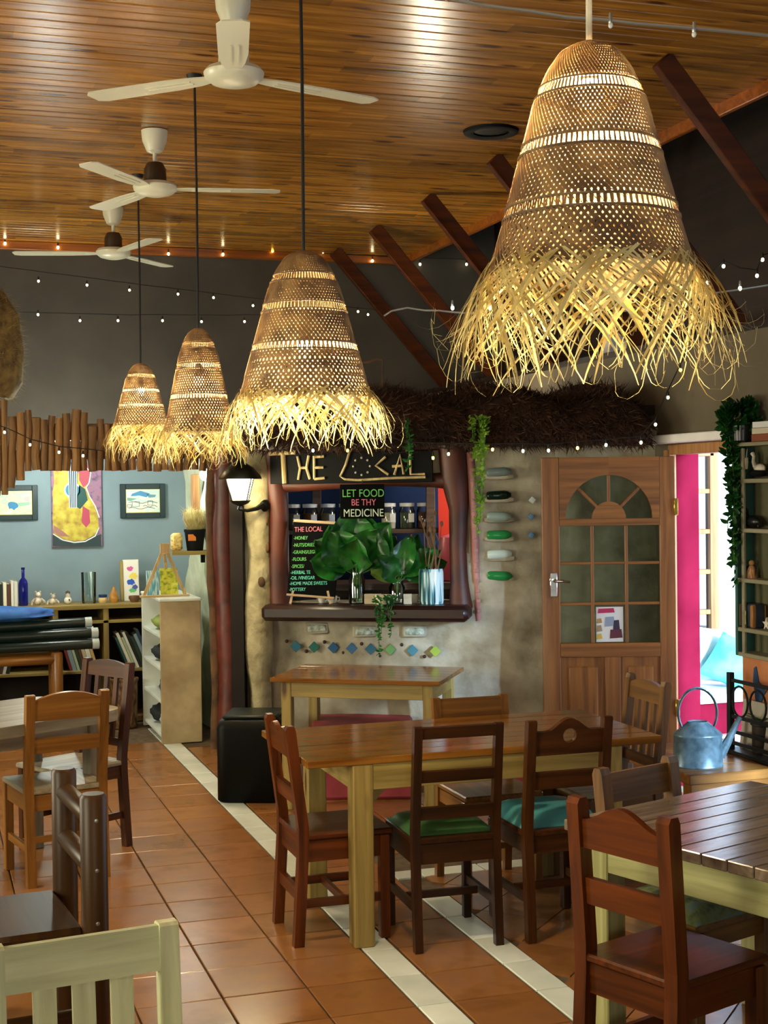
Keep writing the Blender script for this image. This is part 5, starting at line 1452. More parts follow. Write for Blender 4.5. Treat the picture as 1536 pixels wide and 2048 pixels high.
# pictures on the blue wall
def framed(px0, px1, py0, py1, label, cols, seed, frame=True):
    a, b = atY(px0, py1, 11.88), atY(px1, py0, 11.88)
    w, h = b.x - a.x, b.z - a.z
    t = thing('framed_picture', label, 'picture', ((a.x + b.x) / 2, 11.885, (a.z + b.z) / 2))
    fw = .045
    fm = plain('dark_teal_frame_%d' % seed, '#122b30', .45)
    for s in (-1, 1):
        MB().box((s * (w - fw) / 2, 0, 0), (fw, .03, h), .004).obj('frame_side', fm, t, smooth=False); MB().box((0, 0, s * (h - fw) / 2), (w - 2 * fw, .03, fw), .004).obj('frame_side', fm, t, smooth=False)
    MB().box((0, .002, 0), (w - 2 * fw, .016, h - 2 * fw)).obj('mount', plain('mount_%d' % seed, '#d8cf8c', .7), t, smooth=False)
    m, nt, bb = newmat('watercolour_%d' % seed)
    v = coords(nt, (5, 5, 11), offset_random=False); n1 = nd(nt, 'ShaderNodeTexNoise'); n1.inputs['Scale'].default_value = 1; n1.inputs['Detail'].default_value = 4; n1.inputs['Distortion'].default_value = 1.5
    nt.links.new(v, n1.inputs['Vector']); nt.links.new(ramp(nt, n1.outputs['Fac'], [(.28 + .44 * i / (len(cols) - 1), c) for i, c in enumerate(cols)]), bb.inputs['Base Color']); bb.inputs['Roughness'].default_value = .7
    sheet = MB().box((0, -.007, 0), (w - 2 * fw - .012, .004, h - 2 * fw - .012)).obj('sheet', m, t, smooth=False)
    return t, w - 2 * fw, h - 2 * fw
t, w, h = framed(241, 330, 967, 1037, 'small landscape with a blue sky in a dark teal frame, right on the blue wall', ['#e8ecd8', '#bfe0d8', '#dfe8d8', '#e8e4c8'], 41)
patch(t, '#4f8fc0', [(-.09, .06), (-.02, .085), (.06, .06), (.03, .03), (-.03, .045), (-.1, .04)], -.0095, 'paint'); patch(t, '#7aa894', [(-.13, .03), (-.05, .02), (-.1, .0), (-.13, .005)], -.0095, 'paint')
patch(t, '#6a9aa8', [(.03, .055), (.11, .05), (.10, .03), (.05, .025)], -.0095, 'paint')
for x0, x1, z0, z1 in ((-.09, -.03, -.045, -.005), (.04, .08, -.035, .0), (-.13, -.095, -.05, -.03)):
    for seg in (((x0, z0), (x1, z0)), ((x0, z1), (x1, z1)), ((x0, z0), (x0, z1)), ((x1, z0), (x1, z1))):
        MB().beam((seg[0][0], -.01, seg[0][1]), (seg[1][0], -.01, seg[1][1]), .003, .002, (0, 1, 0)).obj('ink_line', M['dot'], t, smooth=False)
for z, x0, x1 in ((-.06, -.12, .1), (-.012, -.12, .12), (-.045, .0, .12)):
    MB().tube([(x0 + (x1 - x0) * i / 8, -.01, z + .008 * math.sin(i * 1.3)) for i in range(9)], .0018, 4).obj('ink_line', M['dot'], t)
t, w, h = framed(-35, 75, 970, 1042, 'landscape with a blue bush in a dark teal frame, leftmost on the wall', ['#dfe8c8', '#a8cfb0', '#dfe6b0', '#e8ecd8'], 42)
patch(t, '#3a7fae', blobp(.02, -.02, .055, .035, 8), -.0095, 'paint'); patch(t, '#8ab8a0', [(.06, .0), (.15, .005), (.15, -.02), (.06, -.03)], -.0095, 'paint'); patch(t, '#b8a8b0', [(.11, .05), (.15, .05), (.15, .01), (.12, .01)], -.0095, 'paint')
# guitar painting
a, b = atY(104, 1094, 11.88), atY(202, 925, 11.88)
w, h = b.x - a.x, b.z - a.z
t = thing('guitar_painting', 'tall canvas painting of a yellow guitar on a purple ground', 'painting', ((a.x + b.x) / 2, 11.885, (a.z + b.z) / 2))
MB().box((0, 0, 0), (w, .028, h), .002).obj('canvas', rough_mat('purple_canvas', '#4a3a58', '#8a6a84', 22, .7, .2, c3='#9c5a74'), t, smooth=False)
def gp(px, py): q = atY(px, py, 11.88); return (q.x - (a.x + b.x) / 2, q.z - (a.z + b.z) / 2)
patch(t, '#24393c', [gp(105, 1092), gp(202, 1092), gp(202, 1068), gp(160, 1084), gp(120, 1080), gp(105, 1068)], -.0148, 'paint')
bodyp = [(106, 930), (135, 930), (140, 945), (172, 945), (178, 960), (172, 978), (178, 990), (188, 1010), (196, 1035), (197, 1055), (188, 1070), (170, 1080), (148, 1083), (125, 1078), (108, 1068), (105, 1040), (106, 1010), (105, 985), (108, 965)]
gb = MB().prism([gp(x, y) for x, y in bodyp], -.018, -.0145).obj('guitar_body', rough_mat('yellow_paint', '#8a6230', '#b5a436', 16, .6, .2, c3='#c9bd58'), t, smooth=False)
patch(t, '#a8485a', [gp(x, y) for x, y in ((158, 932), (176, 932), (180, 948), (176, 968), (166, 975), (158, 960))], -.0185, 'paint')
patch(t, '#a8405a', [gp(x, y) for x, y in ((165, 1012), (178, 1020), (180, 1045), (172, 1055), (163, 1045))], -.0185, 'paint')
patch(t, '#9a6a62', [gp(x, y) for x, y in ((107, 1050), (125, 1062), (140, 1074), (120, 1072), (108, 1064))], -.0185, 'paint')
patch(t, '#1d4a48', [gp(x, y) for x, y in ((158, 970), (170, 978), (175, 1000), (160, 1018), (150, 1012), (152, 995))], -.0190, 'paint')
cx_, cz_ = gp(144, 980)
MB().lathe([(.001, 0), (.066, 0), (.066, .002), (.001, .002)], 24, Matrix.Translation((cx_, -.019, cz_)) @ Matrix.Rotation(R(90), 4, 'X'), False).obj('ring', plain('paint_white', '#dfe6e6', .6), t)
MB().lathe([(.001, 0), (.054, 0), (.054, .002), (.001, .002)], 24, Matrix.Translation((cx_, -.0205, cz_)) @ Matrix.Rotation(R(90), 4, 'X'), False).obj('sound_hole', plain('paint_hole', '#3a7f9c', .6), t)
patch(t, '#2a4f60', [gp(134, 925), gp(155, 925), gp(153, 1015), (gp(140, 1015))], -.0225, 'paint')
for k in range(5):
    p0, p1 = gp(136 + 4.2 * k, 925), gp(139 + 3.4 * k, 1016)
    MB().beam((p0[0], -.0245, p0[1]), (p1[0], -.0245, p1[1]), .005, .002, (0, 1, 0)).obj('string', plain('paint_string', '#dfe8e6', .6) if k == 0 else bpy.data.materials['paint_string'], t, smooth=False)
for pts in (((172, 935), (181, 945), (178, 965), (172, 975), (178, 992), (190, 1012), (198, 1035)), ((106, 1068), (125, 1080), (148, 1085), (170, 1083), (190, 1072), (198, 1055))):
    MB().tube([(gp(*q)[0], -.019, gp(*q)[1]) for q in pts], .005, 6).obj('outline', bpy.data.materials['paint_string'], t)

# ------------------------------------------------------------------ pale bookcase seen from its side
M['painted_ply'] = rough_mat('weathered_ply', '#8f7c5a', '#bba982', 5, .65, .25, .01)
M['white_shelf'] = rough_mat('white_shelf', '#c8ccc0', '#dfe2d8', 4, .6, .1)
sx0, sx1, sy0, sy1, sh_ = 1.645, 1.945, 10.38, 11.30, 1.04
bc_ = thing('side_bookcase', 'pale painted bookcase standing sideways with its plain end to the room', 'bookcase', ((sx0 + sx1) / 2, (sy0 + sy1) / 2, 0))
hx, hy = (sx1 - sx0) / 2, (sy1 - sy0) / 2
MB().box((0, -hy + .012, sh_ / 2), (2 * hx, .024, sh_), .004).obj('end_panel', M['painted_ply'], bc_, smooth=False)
MB().box((0, hy - .012, sh_ / 2), (2 * hx, .024, sh_), .004).obj('end_panel', M['white_shelf'], bc_, smooth=False)
MB().box((hx - .008, 0, sh_ / 2), (.016, 2 * hy - .05, sh_ - .01)).obj('back_panel', M['white_shelf'], bc_, smooth=False)
shz = [.05, .30, .54, .78]
for z in shz: MB().box((-.004, 0, z), (2 * hx - .02, 2 * hy - .05, .022), .003).obj('shelf_board', M['white_shelf'], bc_, smooth=False)
MB().box((0, 0, sh_ + .011), (2 * hx + .01, 2 * hy + .01, .022), .005).obj('top_board', M['white_shelf'], bc_, smooth=False)
def lump(loc, sc, mat, name, label, cat, seed, group=None):
    n_, m_ = 16, 10; vv = []
    for i in range(m_ + 1):
        th = math.pi * i / m_
        for k in range(n_):
            a_ = 2 * math.pi * k / n_; d = Vector((math.sin(th) * math.cos(a_), math.sin(th) * math.sin(a_), -math.cos(th)))
            r_ = 1 + .25 * noise.noise(d * 1.7 + Vector((seed, 0, 0))) + .1 * noise.noise(d * 5 + Vector((seed, 3, 0)))
            q = Vector((d.x * sc[0] * r_, d.y * sc[1] * r_, max(-.98, d.z) * sc[2] * r_)); q.z = max(q.z, -sc[2] * .9); vv.append(q + Vector((0, 0, sc[2] * .9)))
    ff = [(i * n_ + k, i * n_ + (k + 1) % n_, (i + 1) * n_ + (k + 1) % n_, (i + 1) * n_ + k) for i in range(m_) for k in range(n_)]
    o = MB().add(vv, ff).obj(name, mat, None, loc=loc, angle=70); return tag(o, label, cat, group)
cl = [rough_mat('cloth_green', '#1c5a3c', '#2f7a54', 10, .7, .2), rough_mat('cloth_olive', '#6a7a2c', '#9aa050', 10, .7, .2), rough_mat('cloth_black', '#12161a', '#2a3034', 10, .7, .2), rough_mat('cloth_white', '#b8c0b8', '#d8dcd4', 10, .7, .2), rough_mat('cloth_blue', '#1c2c5a', '#3a5a94', 10, .7, .2)]
xm = sx0 + .13
for (y, z, sc, ci, lab) in ((10.55, .791, (.11, .12, .075), 0, 'green cap on the top shelf of the sideways bookcase'), (10.95, .791, (.1, .2, .06), 1, 'olive cloth bundle on the top shelf of the sideways bookcase'),
        (10.6, .551, (.1, .13, .06), 3, 'white cloth bundle on the second shelf of the sideways bookcase'), (10.95, .551, (.1, .16, .07), 2, 'black bag on the second shelf of the sideways bookcase'),
        (10.65, .311, (.11, .15, .08), 4, 'dark blue bag on the third shelf of the sideways bookcase'), (10.7, .061, (.1, .15, .07), 3, 'pale bundle on the bottom shelf of the sideways bookcase'), (11.05, .061, (.1, .12, .08), 2, 'dark bundle on the bottom shelf of the sideways bookcase')):
    lump(Vector((xm, y, z)), sc, cl[ci], 'cloth_bundle', lab, 'bundle', y * 3 + z)
woodset('birch', '#a8844a', '#dcc088', .5)
# easel and two small canvases on it
ez = sh_ + .022
q = atY(328, 1195, 10.62)
t = thing('table_easel', 'small pale wooden easel standing on the sideways bookcase', 'easel', (q.x, 10.62, ez))
es = 10.55 / F
E = lambda px, py, y=0: ((px - 328) * es, y, (1193 - py) * es)
MB().box((0, -.03, .008), (100 * es, .035, .016), .002).obj('ledge', M['birchX'], t)
MB().box((E(331, 1096)[0], -.0, E(331, 1096)[2]), (19 * es, .022, 20 * es), .002).obj('head', M['birchZ'], t)
for x0, x1 in ((286, 325), (371, 336)):
    MB().beam(E(x0, 1192, -.02), E(x1, 1104, .0), .022, .016, (0, 1, 0)).obj('leg', M['birchZ'], t)
MB().beam(E(346, 1190, .22), E(331, 1106, .015), .02, .014, (0, 1, 0)).obj('rear_leg', M['birchZ'], t)
def small_canvas(px0, px1, py0, y, label, mat):
    x0, x1 = E(px0, 0)[0], E(px1, 0)[0]
    tt = MB().box((0, 0, (1190 - py0) * es / 2), (x1 - x0, .012, (1190 - py0) * es), .002, Matrix.Rotation(R(-8), 4, 'X')).obj('small_canvas', mat, None, loc=(q.x + (x0 + x1) / 2, 10.62 + y, ez + .001))
    return tag(tt, label, 'painting')
def stripes(name, cols, sc):
    m, nt, b_ = newmat(name); v = coords(nt, sc, offset_random=False); n1 = nd(nt, 'ShaderNodeTexNoise'); n1.inputs['Scale'].default_value = 1; nt.links.new(v, n1.inputs['Vector'])
    nt.links.new(ramp(nt, n1.outputs['Fac'], [(.34 + .32 * i / (len(cols) - 1), c) for i, c in enumerate(cols)]), b_.inputs['Base Color']); b_.inputs['Roughness'].default_value = .6; return m
small_canvas(296, 322, 1138, .06, 'small blue striped canvas behind the left leg of the easel', stripes('blue_stripes', ['#2f8fb8', '#7cc4d8', '#d8ecec', '#3f9ac0'], (45, 45, 2)))
small_canvas(324, 360, 1134, .065, 'small yellow canvas behind the right leg of the easel', stripes('yellow_marks', ['#8a9a28', '#c9cc3c', '#d8d848', '#dfe070'], (30, 30, 30)))

# wall shelf with basket and potted dried plant
zs_ = 1.385
t = thing('corner_shelf', 'small curved plank shelf on the pale adobe wall of the nook', 'shelf', (1.99, 11.0, zs_))
MB().prism([(-.16, -.1), (.16, -.12), (.16, .14), (-.05, .14), (-.15, .05)], -.0, .03, Matrix(((1, 0, 0, 0), (0, 0, 1, 0), (0, -1, 0, 0), (0, 0, 0, 1)))).obj('plank', M['pineX'], t, smooth=False)
MB().box((.09, -.02, -.06), (.03, .03, .07)).obj('bracket', M['black'], t)
t = thing('flower_pot', 'black pot with an orange label and a dried pale plant on the corner shelf', 'pot', (2.02, 10.98, zs_))
MB().lathe([(.001, 0), (.062, 0), (.08, .145), (.085, .145), (.085, .165), (.072, .165), (.056, .01)], 20, cap=False).obj('pot', M['black'], t)
MB().box((-.035, -.078, .10), (.06, .004, .05), 0, Matrix.Rotation(R(-3), 4, 'X')).obj('label_sticker', plain('orange_paper', '#d8762c', .6), t)
M['dry'] = translucent('dried_grass', '#b8a468', .3, .7, '#dccf98', 20)
st = MB(); rg = random.Random(77)
for i in range(420):
    a_, r_ = rg.uniform(0, 6.283), rg.uniform(0, .055); p_ = Vector((r_ * math.cos(a_), r_ * math.sin(a_), .15)); zt = rg.uniform(.05, .17)
    c_ = p_ + Vector((math.cos(a_) * .04, math.sin(a_) * .04, zt)); e_ = c_ + Vector((rg.uniform(-.05, .05), rg.uniform(-.05, .05), rg.uniform(-.02, .05)))
    s_ = Vector((rg.uniform(-1, 1), rg.uniform(-1, 1), 0)).normalized() * .0022
    st.ribbon([p_, c_, e_], s_.normalized(), [.003, .004, .001])
tag(st.obj('dried_stems', M['dry'], t, False, False), kind='stuff')
o = MB().box((0, 0, .07), (.09, .06, .14), .02).obj('storage_box', stripes('wicker', ['#8a6a2c', '#d8b868', '#e6cc88'], (30, 30, 60)), None, loc=(1.875, 10.97, zs_))
tag(o, 'small pale wicker box beside the black pot on the corner shelf', 'box')
# globe lamp of the nook
M['globe'] = plain('lit_globe', '#ffffff', .4, emit=3.5, ecol='#f4ffe8')
gq = atY(416, 950, 10.42)
t = thing('globe_lamp', 'round white globe lamp at the top of the nook wall', 'lamp', (gq.x, 10.44, gq.z))
MB().sphere((0, 0, 0), .06, 16, 10, (1, 1, .8)).obj('globe', M['globe'], t)
MB().tube([(0, 0, .045), (0, 0, 2.22 - gq.z)], .012, 8).obj('stem', M['black_metal'], t)
for nm, lc_, pw in (('nook_fill_light', (1.0, 11.05, 2.12), 24), ('nook_globe_light', (1.9, 10.9, 1.92), 4)):  # the first of these is an added fill for the nook
    l = bpy.data.lights.new(nm, 'POINT'); l.energy = pw; l.color = (.93, 1.0, .88); l.shadow_soft_size = .12
    lo = bpy.data.objects.new(nm, l); COL.objects.link(lo); lo.location = lc_
t = thing('added_nook_lamp', 'white globe lamp added out of view behind the log screen to brighten the nook', 'lamp', (1.0, 10.9, 2.28))  # invented fitting for the nook fill, out of sight
MB().sphere((0, 0, -.02), .05, 14, 8).obj('globe', M['globe'], t); MB().tube([(0, 0, .02), (0, -.2, .03), (0, -.44, .0)], .01, 6).obj('arm', M['black_metal'], t)

# log stool with rolled poles and a blue cover on it
lt0 = Vector((.62, 11.02, 0))
t = thing('log_stool', 'small table of rough round logs carrying dark tubes in the nook', 'stool', lt0)
for sx in (-1, 1):
    for sy in (-1, 1): log((sx * .33, sy * .14, 0), (sx * .33, sy * .14, .655), .042, 'leg', M['honeyZ'])
    log((sx * .33, -.13, .3), (sx * .33, .13, .3), .025, 'rail', M['honeyY'])
for sy in (-1, 1):
    log((-.32, sy * .14, .60), (.32, sy * .14, .60), .035, 'rail', M['honeyX']); log((-.32, sy * .14, .18), (.32, sy * .14, .18), .028, 'rail', M['honeyX'])
M['tube_dark'] = plain('dark_green_tube', '#10201c', .3)
M['tube_cap'] = plain('grey_cap', '#a8b0ac', .4)
for k, (dy, z, tl_) in enumerate(((-.14, .70, 1.2), (-.02, .70, 1.0), (.11, .70, .8), (-.09, .776, 1.6), (.04, .776, 1.2), (-.03, .850, 2.4))):
    tt = thing('umbrella_tube', ['dark green rolled tube, front of the bottom layer on the log stool', 'dark green rolled tube in the middle of the bottom layer', 'dark green rolled tube at the back of the bottom layer', 'dark green rolled tube, front of the second layer', 'dark green rolled tube at the back of the second layer', 'topmost dark green rolled tube on the log stool'][k], 'tube', (.60, 11.02 + dy, z), 0, 'dark tubes on the log stool')
    Mt = Matrix.Rotation(R(90), 4, 'Y'); ln = .66 - .02 * (k % 3)
    MB().lathe([(.034, -ln), (.038, -ln + .01), (.038, ln - .05)], 14, Matrix.Rotation(R(-tl_ * .4), 4, 'Y') @ Mt).obj('roll', M['tube_dark'], tt)
    MB().lathe([(.038, ln - .05), (.040, ln - .045), (.040, ln), (.02, ln + .004), (.001, ln + .004)], 14, Matrix.Rotation(R(-tl_ * .4), 4, 'Y') @ Mt, False).obj('end_cap', M['tube_cap'], tt)
M['blue_cloth'] = rough_mat('blue_canvas', '#1c4a9c', '#3a7ac8', 9, .7, .4, .02)
lump(Vector((.36, 11.0, .885)), (.56, .13, .065), M['blue_cloth'], 'folded_cover', 'bright blue folded canvas cover lying on the dark tubes', 'cover', 4.2)
# wicker bin beside the bookcase
q = Vector((1.49, 11.26, 0))
t = thing('wicker_bin', 'tall dark carved bin between the low bookcase and the pale bookcase', 'bin', q)
M['carved'] = stripes('carved_bin', ['#2c1a0c', '#6a4a28', '#8f6a3c'], (40, 40, 18))
MB().lathe([(.001, 0), (.095, 0), (.105, .02), (.11, .35), (.112, .38), (.1, .38), (.09, .03)], 20, cap=False).obj('body', M['carved'], t)
MB().lathe([(.112, .36), (.118, .37), (.118, .385), (.1, .39)], 20, cap=False).obj('rim', M['carved'], t)
# ------------------------------------------------------------------ right side by the door
# galvanised watering can
M['zinc'] = rough_mat('galvanised_zinc', '#3c525e', '#6a8490', 22, .35, .1, .004, metal=.35)
q = atz(1396, 1532, .425)
t = thing('watering_can', 'galvanised oval watering can with a hoop handle on the wooden bench', 'watering can', q, -HEAD)
cs = 7.2 / F
MB().lathe([(.001, 0), (.125, 0), (.128, .006), (.125, .012), (.122, .15), (.125, .158), (.122, .166), (.055, .222), (.05, .228), (.046, .222), (.11, .16), (.115, .02), (.001, .01)], 30, Matrix.Diagonal((1, .8, 1, 1)), False).obj('body', M['zinc'], t)
hp = [(.1 * math.cos(R(a)) * .98, 0, .27 + .125 * math.sin(R(a))) for a in range(-52, 233, 12)]
hb = MB()
for i in range(len(hp) - 1):
    pass
hb.ribbon([Vector(p) for p in hp], Vector((0, 1, 0)), .028); hb.ribbon([Vector(p) * 1.0 + Vector((0, 0, .003)) for p in hp], Vector((0, 1, 0)), .028)
hb.tube(hp, .007, 8); hb.obj('handle', M['zinc'], t)
MB().tube([(.11, 0, .05), (.15, 0, .12), (.19, 0, .20), (.215, 0, .245)], [.028, .022, .016, .013], 12).obj('spout', M['zinc'], t)
# metal rack behind it
M['iron'] = plain('dark_iron', '#20262c', .5, .5)
q = atz(1462, 1506, .425)
t = thing('iron_rack', 'dark iron plant rack with crossbars under the wall shelf', 'rack', q, 0)
ry = 90
for yy, h in ((0, .43), (-.42, .43)):
    MB().box((0, yy, h / 2), (.032, .032, h), .003).obj('post', M['iron'], t, smooth=False)
for z in (.39, .2, .12, .06):
    MB().box((0, -.21, z), (.014, .4, .02), .002).obj('crossbar', M['iron'], t, smooth=False)
for k in range(2):
    hh = [(0, -.09 - .17 * k + .075 * math.cos(R(a)), .285 + .08 * math.sin(R(a))) for a in range(0, 361, 20)]
    MB().tube(hh, .006, 6, False).obj('scroll', M['iron'], t)
MB().box((.06, -.2, .012), (.16, .5, .02), .003).obj('base', M['iron'], t, smooth=False)
# painted board with a blue bird
M['orange_board'] = rough_mat('orange_painted_board', '#a8643c', '#c98454', 6, .6, .2)
q = atX(1482, 1408, 4.2)
t = thing('bird_board', 'orange painted board with a blue bird below the wall shelf', 'painting', (4.22, q.y, .58), 0)
MB().box((0, -.3, .175), (.02, .6, .35), .003).obj('board', M['orange_board'], t, smooth=False)
M['bird_blue'] = plain('bird_blue', '#1c4a7a', .5)
Mb = Matrix(((0, 1, 0, -.012), (-1, 0, 0, -.14), (0, 0, 1, .16), (0, 0, 0, 1)))
MB().prism([(-.02, .13), (.0, .14), (.025, .06), (.06, .045), (.075, .02), (.1, .025), (.07, -.005), (.05, -.04), (.02, -.05), (.03, -.11), (.005, -.12), (-.005, -.05), (-.015, .0), (-.03, .06)], -.003, .0, Mb).obj('bird', M['bird_blue'], t, smooth=False)
# pale board leaning under it
o = MB().box((0, -.14, .14), (.012, .3, .28), .002, Matrix.Rotation(R(6), 4, 'Y')).obj('pale_board', plain('pale_board_paint', '#b8b2a4', .6), None, loc=(4.14, atX(1482, 1480, 4.14).y, .425))
tag(o, 'pale grey board leaning on the wall behind the iron rack', 'board')
q = atz(1530, 1512, .425)
t = thing('clay_pot', 'dark brown pot with a small green plant at the right edge', 'pot', q)
MB().lathe([(.001, 0), (.06, 0), (.066, .02), (.066, .16), (.075, .165), (.075, .19), (.062, .19), (.055, .03)], 20, cap=False).obj('pot', plain('dark_clay', '#2a1a14', .6), t)
for k in range(9):
    a_ = k * .7; d = Vector((math.cos(a_), math.sin(a_), 1.0))
    place_leaf(leaf_mesh(.09, .04, M['leaf_ivy'], .1, .3, 0, 60 + k), t, (d.x * .02, d.y * .02, .17), d)
# wall shelf unit
SX0, SX1, SY0, SY1 = 4.155, 4.275, 5.3, 6.70
M['shelf_paint'] = wood('old_shelf_paint', '#6e6a52', '#96907a', 'Y', .6, .6, .06)
M['shelf_side'] = wood('old_shelf_side', '#1f4a44', '#2c5a52', 'Z', .6, .6, .06)
M['shelf_back'] = wood('old_shelf_back', '#4a4a30', '#5e5c40', 'Z', .7, .4, .06)
us = thing('wall_shelf', 'tall open wall shelf of ornaments fixed beside the door', 'shelf', (SX1, (SY0 + SY1) / 2, .93))
dy_ = (SY1 - SY0)
MB().box((-.06, dy_ / 2 - .012, .56), (.12, .024, 1.12), .003).obj('side_panel', M['shelf_side'], us, smooth=False)
MB().box((-.06, -dy_ / 2 + .012, .56), (.12, .024, 1.12), .003).obj('side_panel', M['shelf_side'], us, smooth=False)
MB().box((-.008, 0, .56), (.012, dy_ - .05, 1.12)).obj('back_panel', M['shelf_back'], us, smooth=False)
szs = [.143, .407, .673, .936]
for z in szs + [0.01]: MB().box((-.06, 0, z), (.118, dy_ - .05, .022), .003).obj('shelf_board', M['shelf_paint'], us, smooth=False)
MB().box((-.062, 0, 1.13), (.13, dy_ + .02, .02), .003).obj('top_board', M['shelf_paint'], us, smooth=False)
MB().box((-.11, dy_ / 2 - .075, .56), (.016, .025, 1.1), .003).obj('front_rail', M['shelf_paint'], us, smooth=False)
def shelf_pt(px, k, X=4.1): X = 4.21; z = .93 + szs[k] + .011; q_ = atX(px, 1000, X); return Vector((X, q_.y, z))
dk = plain('dark_glaze', '#0e1216', .3)
# cat ornament
t = thing('cat_ornament', 'black lying cat ornament on the third shelf board from the bottom', 'ornament', shelf_pt(1505, 2, 4.08), 90)
MB().sphere((0, 0, .035), .04, 14, 8, (1.9, .8, .85)).obj('body', dk, t); MB().sphere((.085, 0, .09), .026, 12, 8).obj('head', dk, t)
MB().tube([(.06, 0, .05), (.08, 0, .08)], .02, 8).obj('neck', dk, t)
for s in (-1, 1): MB().lathe([(.010, 0), (.001, .022)], 6, Matrix.Translation((.085, s * .014, .108))).obj('ear', dk, t)
MB().tube([(-.07, 0, .03), (-.1, .02, .02), (-.11, .04, .015)], [.01, .008, .006], 6).obj('tail', dk, t)
t = thing('goose_ornament', 'white long-necked bird ornament sitting on a dark dish on the top shelf board', 'ornament', shelf_pt(1518, 3, 4.08), 90)
MB().sphere((0, 0, .03), .04, 14, 6, (1.8, .9, .55)).obj('dish', dk, t); MB().sphere((-.01, 0, .055), .03, 12, 7, (1.5, .8, .8)).obj('body', plain('white_glaze', '#c8c0b0', .4), t)
MB().tube([(.03, 0, .06), (.05, 0, .09), (.045, 0, .12), (.06, 0, .135)], [.014, .01, .009, .012], 8).obj('neck', bpy.data.materials['white_glaze'], t)
t = thing('doll_ornament', 'little painted doll ornament in red stripes on the second shelf board from the bottom', 'ornament', shelf_pt(1502, 1, 4.08), 90)
MB().lathe([(.001, 0), (.03, 0), (.024, .04), (.014, .065), (.001, .07)], 14, cap=False).obj('skirt', stripes('red_stripes', ['#7a2a1c', '#c9a070', '#8a3020'], (60, 60, 4)), t)
MB().sphere((0, 0, .08), .016, 10, 7).obj('head', plain('doll_skin', '#b88a50', .5), t)
lump(shelf_pt(1488, 1, 4.1), (.03, .035, .035), dk, 'dark_ornament', 'small rounded black ornament beside the painted doll', 'ornament', 2.2)
t = thing('painted_tin', 'painted tin with orange ends and a cream figure in the wall shelf', 'tin', shelf_pt(1502, 0, 4.09), 0)
MB().box((0, 0, .065), (.07, .16, .13), .01).obj('body', rough_mat('tin_paint', '#1c2430', '#2c3c4a', 20, .4, .1), t)
for s in (-1, 1): MB().box((-.002, s * .065, .065), (.09, .025, .122), .006).obj('end_band', plain('tin_orange_%d' % s, '#9c6a38', .4), t)
MB().prism([(-.012, .02), (.016, .02), (.012, .06), (.018, .085), (0, .105), (-.014, .08)], -.003, 0, Matrix(((0, 1, 0, -.0455), (-1, 0, 0, 0), (0, 0, 1, 0), (0, 0, 0, 1)))).obj('figure', plain('tin_cream', '#b0ac70', .5), t)
st_ = []
for k in range(10):
    a_ = R(36 * k + 90); r_ = .035 if k % 2 == 0 else .014; st_.append((r_ * math.cos(a_), .03 + r_ * math.sin(a_)))
o = MB().prism(st_, -.006, .006, Matrix.Rotation(R(90), 4, 'Z')).obj('starfish', plain('starfish_white', '#cfc8b4', .7), None, loc=shelf_pt(1532, 0, 4.04))
tag(o, 'white dried starfish standing on the lowest shelf of the wall unit', 'starfish')
for k, (c_, lab, h_) in enumerate((('#7a3a24', 'red-brown book lying on top of the wall shelf', .035), ('#b8b0a0', 'pale book on the red-brown one on top of the wall shelf', .03), ('#c9ccd0', 'white book topmost on the wall shelf', .03))):
    t = thing('book', lab, 'book', (4.20, 6.36 - .01 * k, 2.071 + sum((.037, .032, .032)[:k])), 4 * k, 'books on top of the wall shelf')
    MB().box((0, 0, h_ / 2), (.15, .21, h_ * .8), 0).obj('pages', M['paper'], t, smooth=False)
    cv = MB(); cv.box((0, 0, h_ * .05), (.16, .22, h_ * .1)); cv.box((0, 0, h_ * .95), (.16, .22, h_ * .1)); cv.box((-.079, 0, h_ / 2), (.003, .22, h_)); cv.obj('cover', plain('lying_book_%d' % k, c_, .6), t, smooth=False)
# heart
t = thing('heart_ornament', 'grey wooden heart hanging at the front of the wall shelf', 'ornament', atX(1493, 936, 4.14), 0)
hh = []
for i in range(24):
    s_ = 2 * math.pi * i / 24; hh.append((.0021 * 16 * math.sin(s_) ** 3 * .8, .0021 * (13 * math.cos(s_) - 5 * math.cos(2 * s_) - 2 * math.cos(3 * s_) - math.cos(4 * s_)) + .03))
MB().prism(hh, -.006, .006, Matrix.Rotation(R(90 - 25), 4, 'Z')).obj('heart', plain('heart_wood', '#8f8676', .6), t)
MB().tube([(0, 0, .05), (.005, 0, .10)], .0015, 5).obj('string', M['cord_white'], t)
# ivy
iv = atX(1472, 885, 3.97)
t = trailing('dark ivy plant on top of the wall shelf trailing down its edge', Vector((4.14, 6.69, 2.16)), [(-.02, -.02, .75, .3), (0, -.03, .85, -.2), (-.05, 0, .55, .4), (.03, .0, .6, .2), (-.03, -.03, .68, .5), (.06, .03, .3, 0), (.1, .04, .22, 0), (.03, .05, .3, .2), (.12, .08, .2, 0), (-.01, .02, .45, .4), (0, 0, .7, .1), (-.02, -.01, .5, -.2)], M['leaf_dark'], .038, 9)
rg = random.Random(4); iv_ = MB(); lm_ = leaf_mesh(.045, .04, M['leaf_dark'], .1, .3, 0, 99)
for i in range(330):
    d = Vector((rg.uniform(-1, 1), rg.uniform(-1, 1), rg.uniform(-.5, 1))).normalized(); x_ = d.orthogonal().normalized(); z_ = x_.cross(d)
    Mt = Matrix((x_, d, z_)).transposed().to_4x4(); rr_ = rg.uniform(.3, 1.0); Mt.translation = Vector((.04 + d.x * .1 * rr_, .0 + d.y * .11 * rr_, .04 + d.z * .1 * rr_)); iv_.add([v.co for v in lm_.vertices], [tuple(p.vertices) for p in lm_.polygons], Mt)
tag(iv_.obj('crown', M['leaf_dark'], t, True, False), kind='stuff')
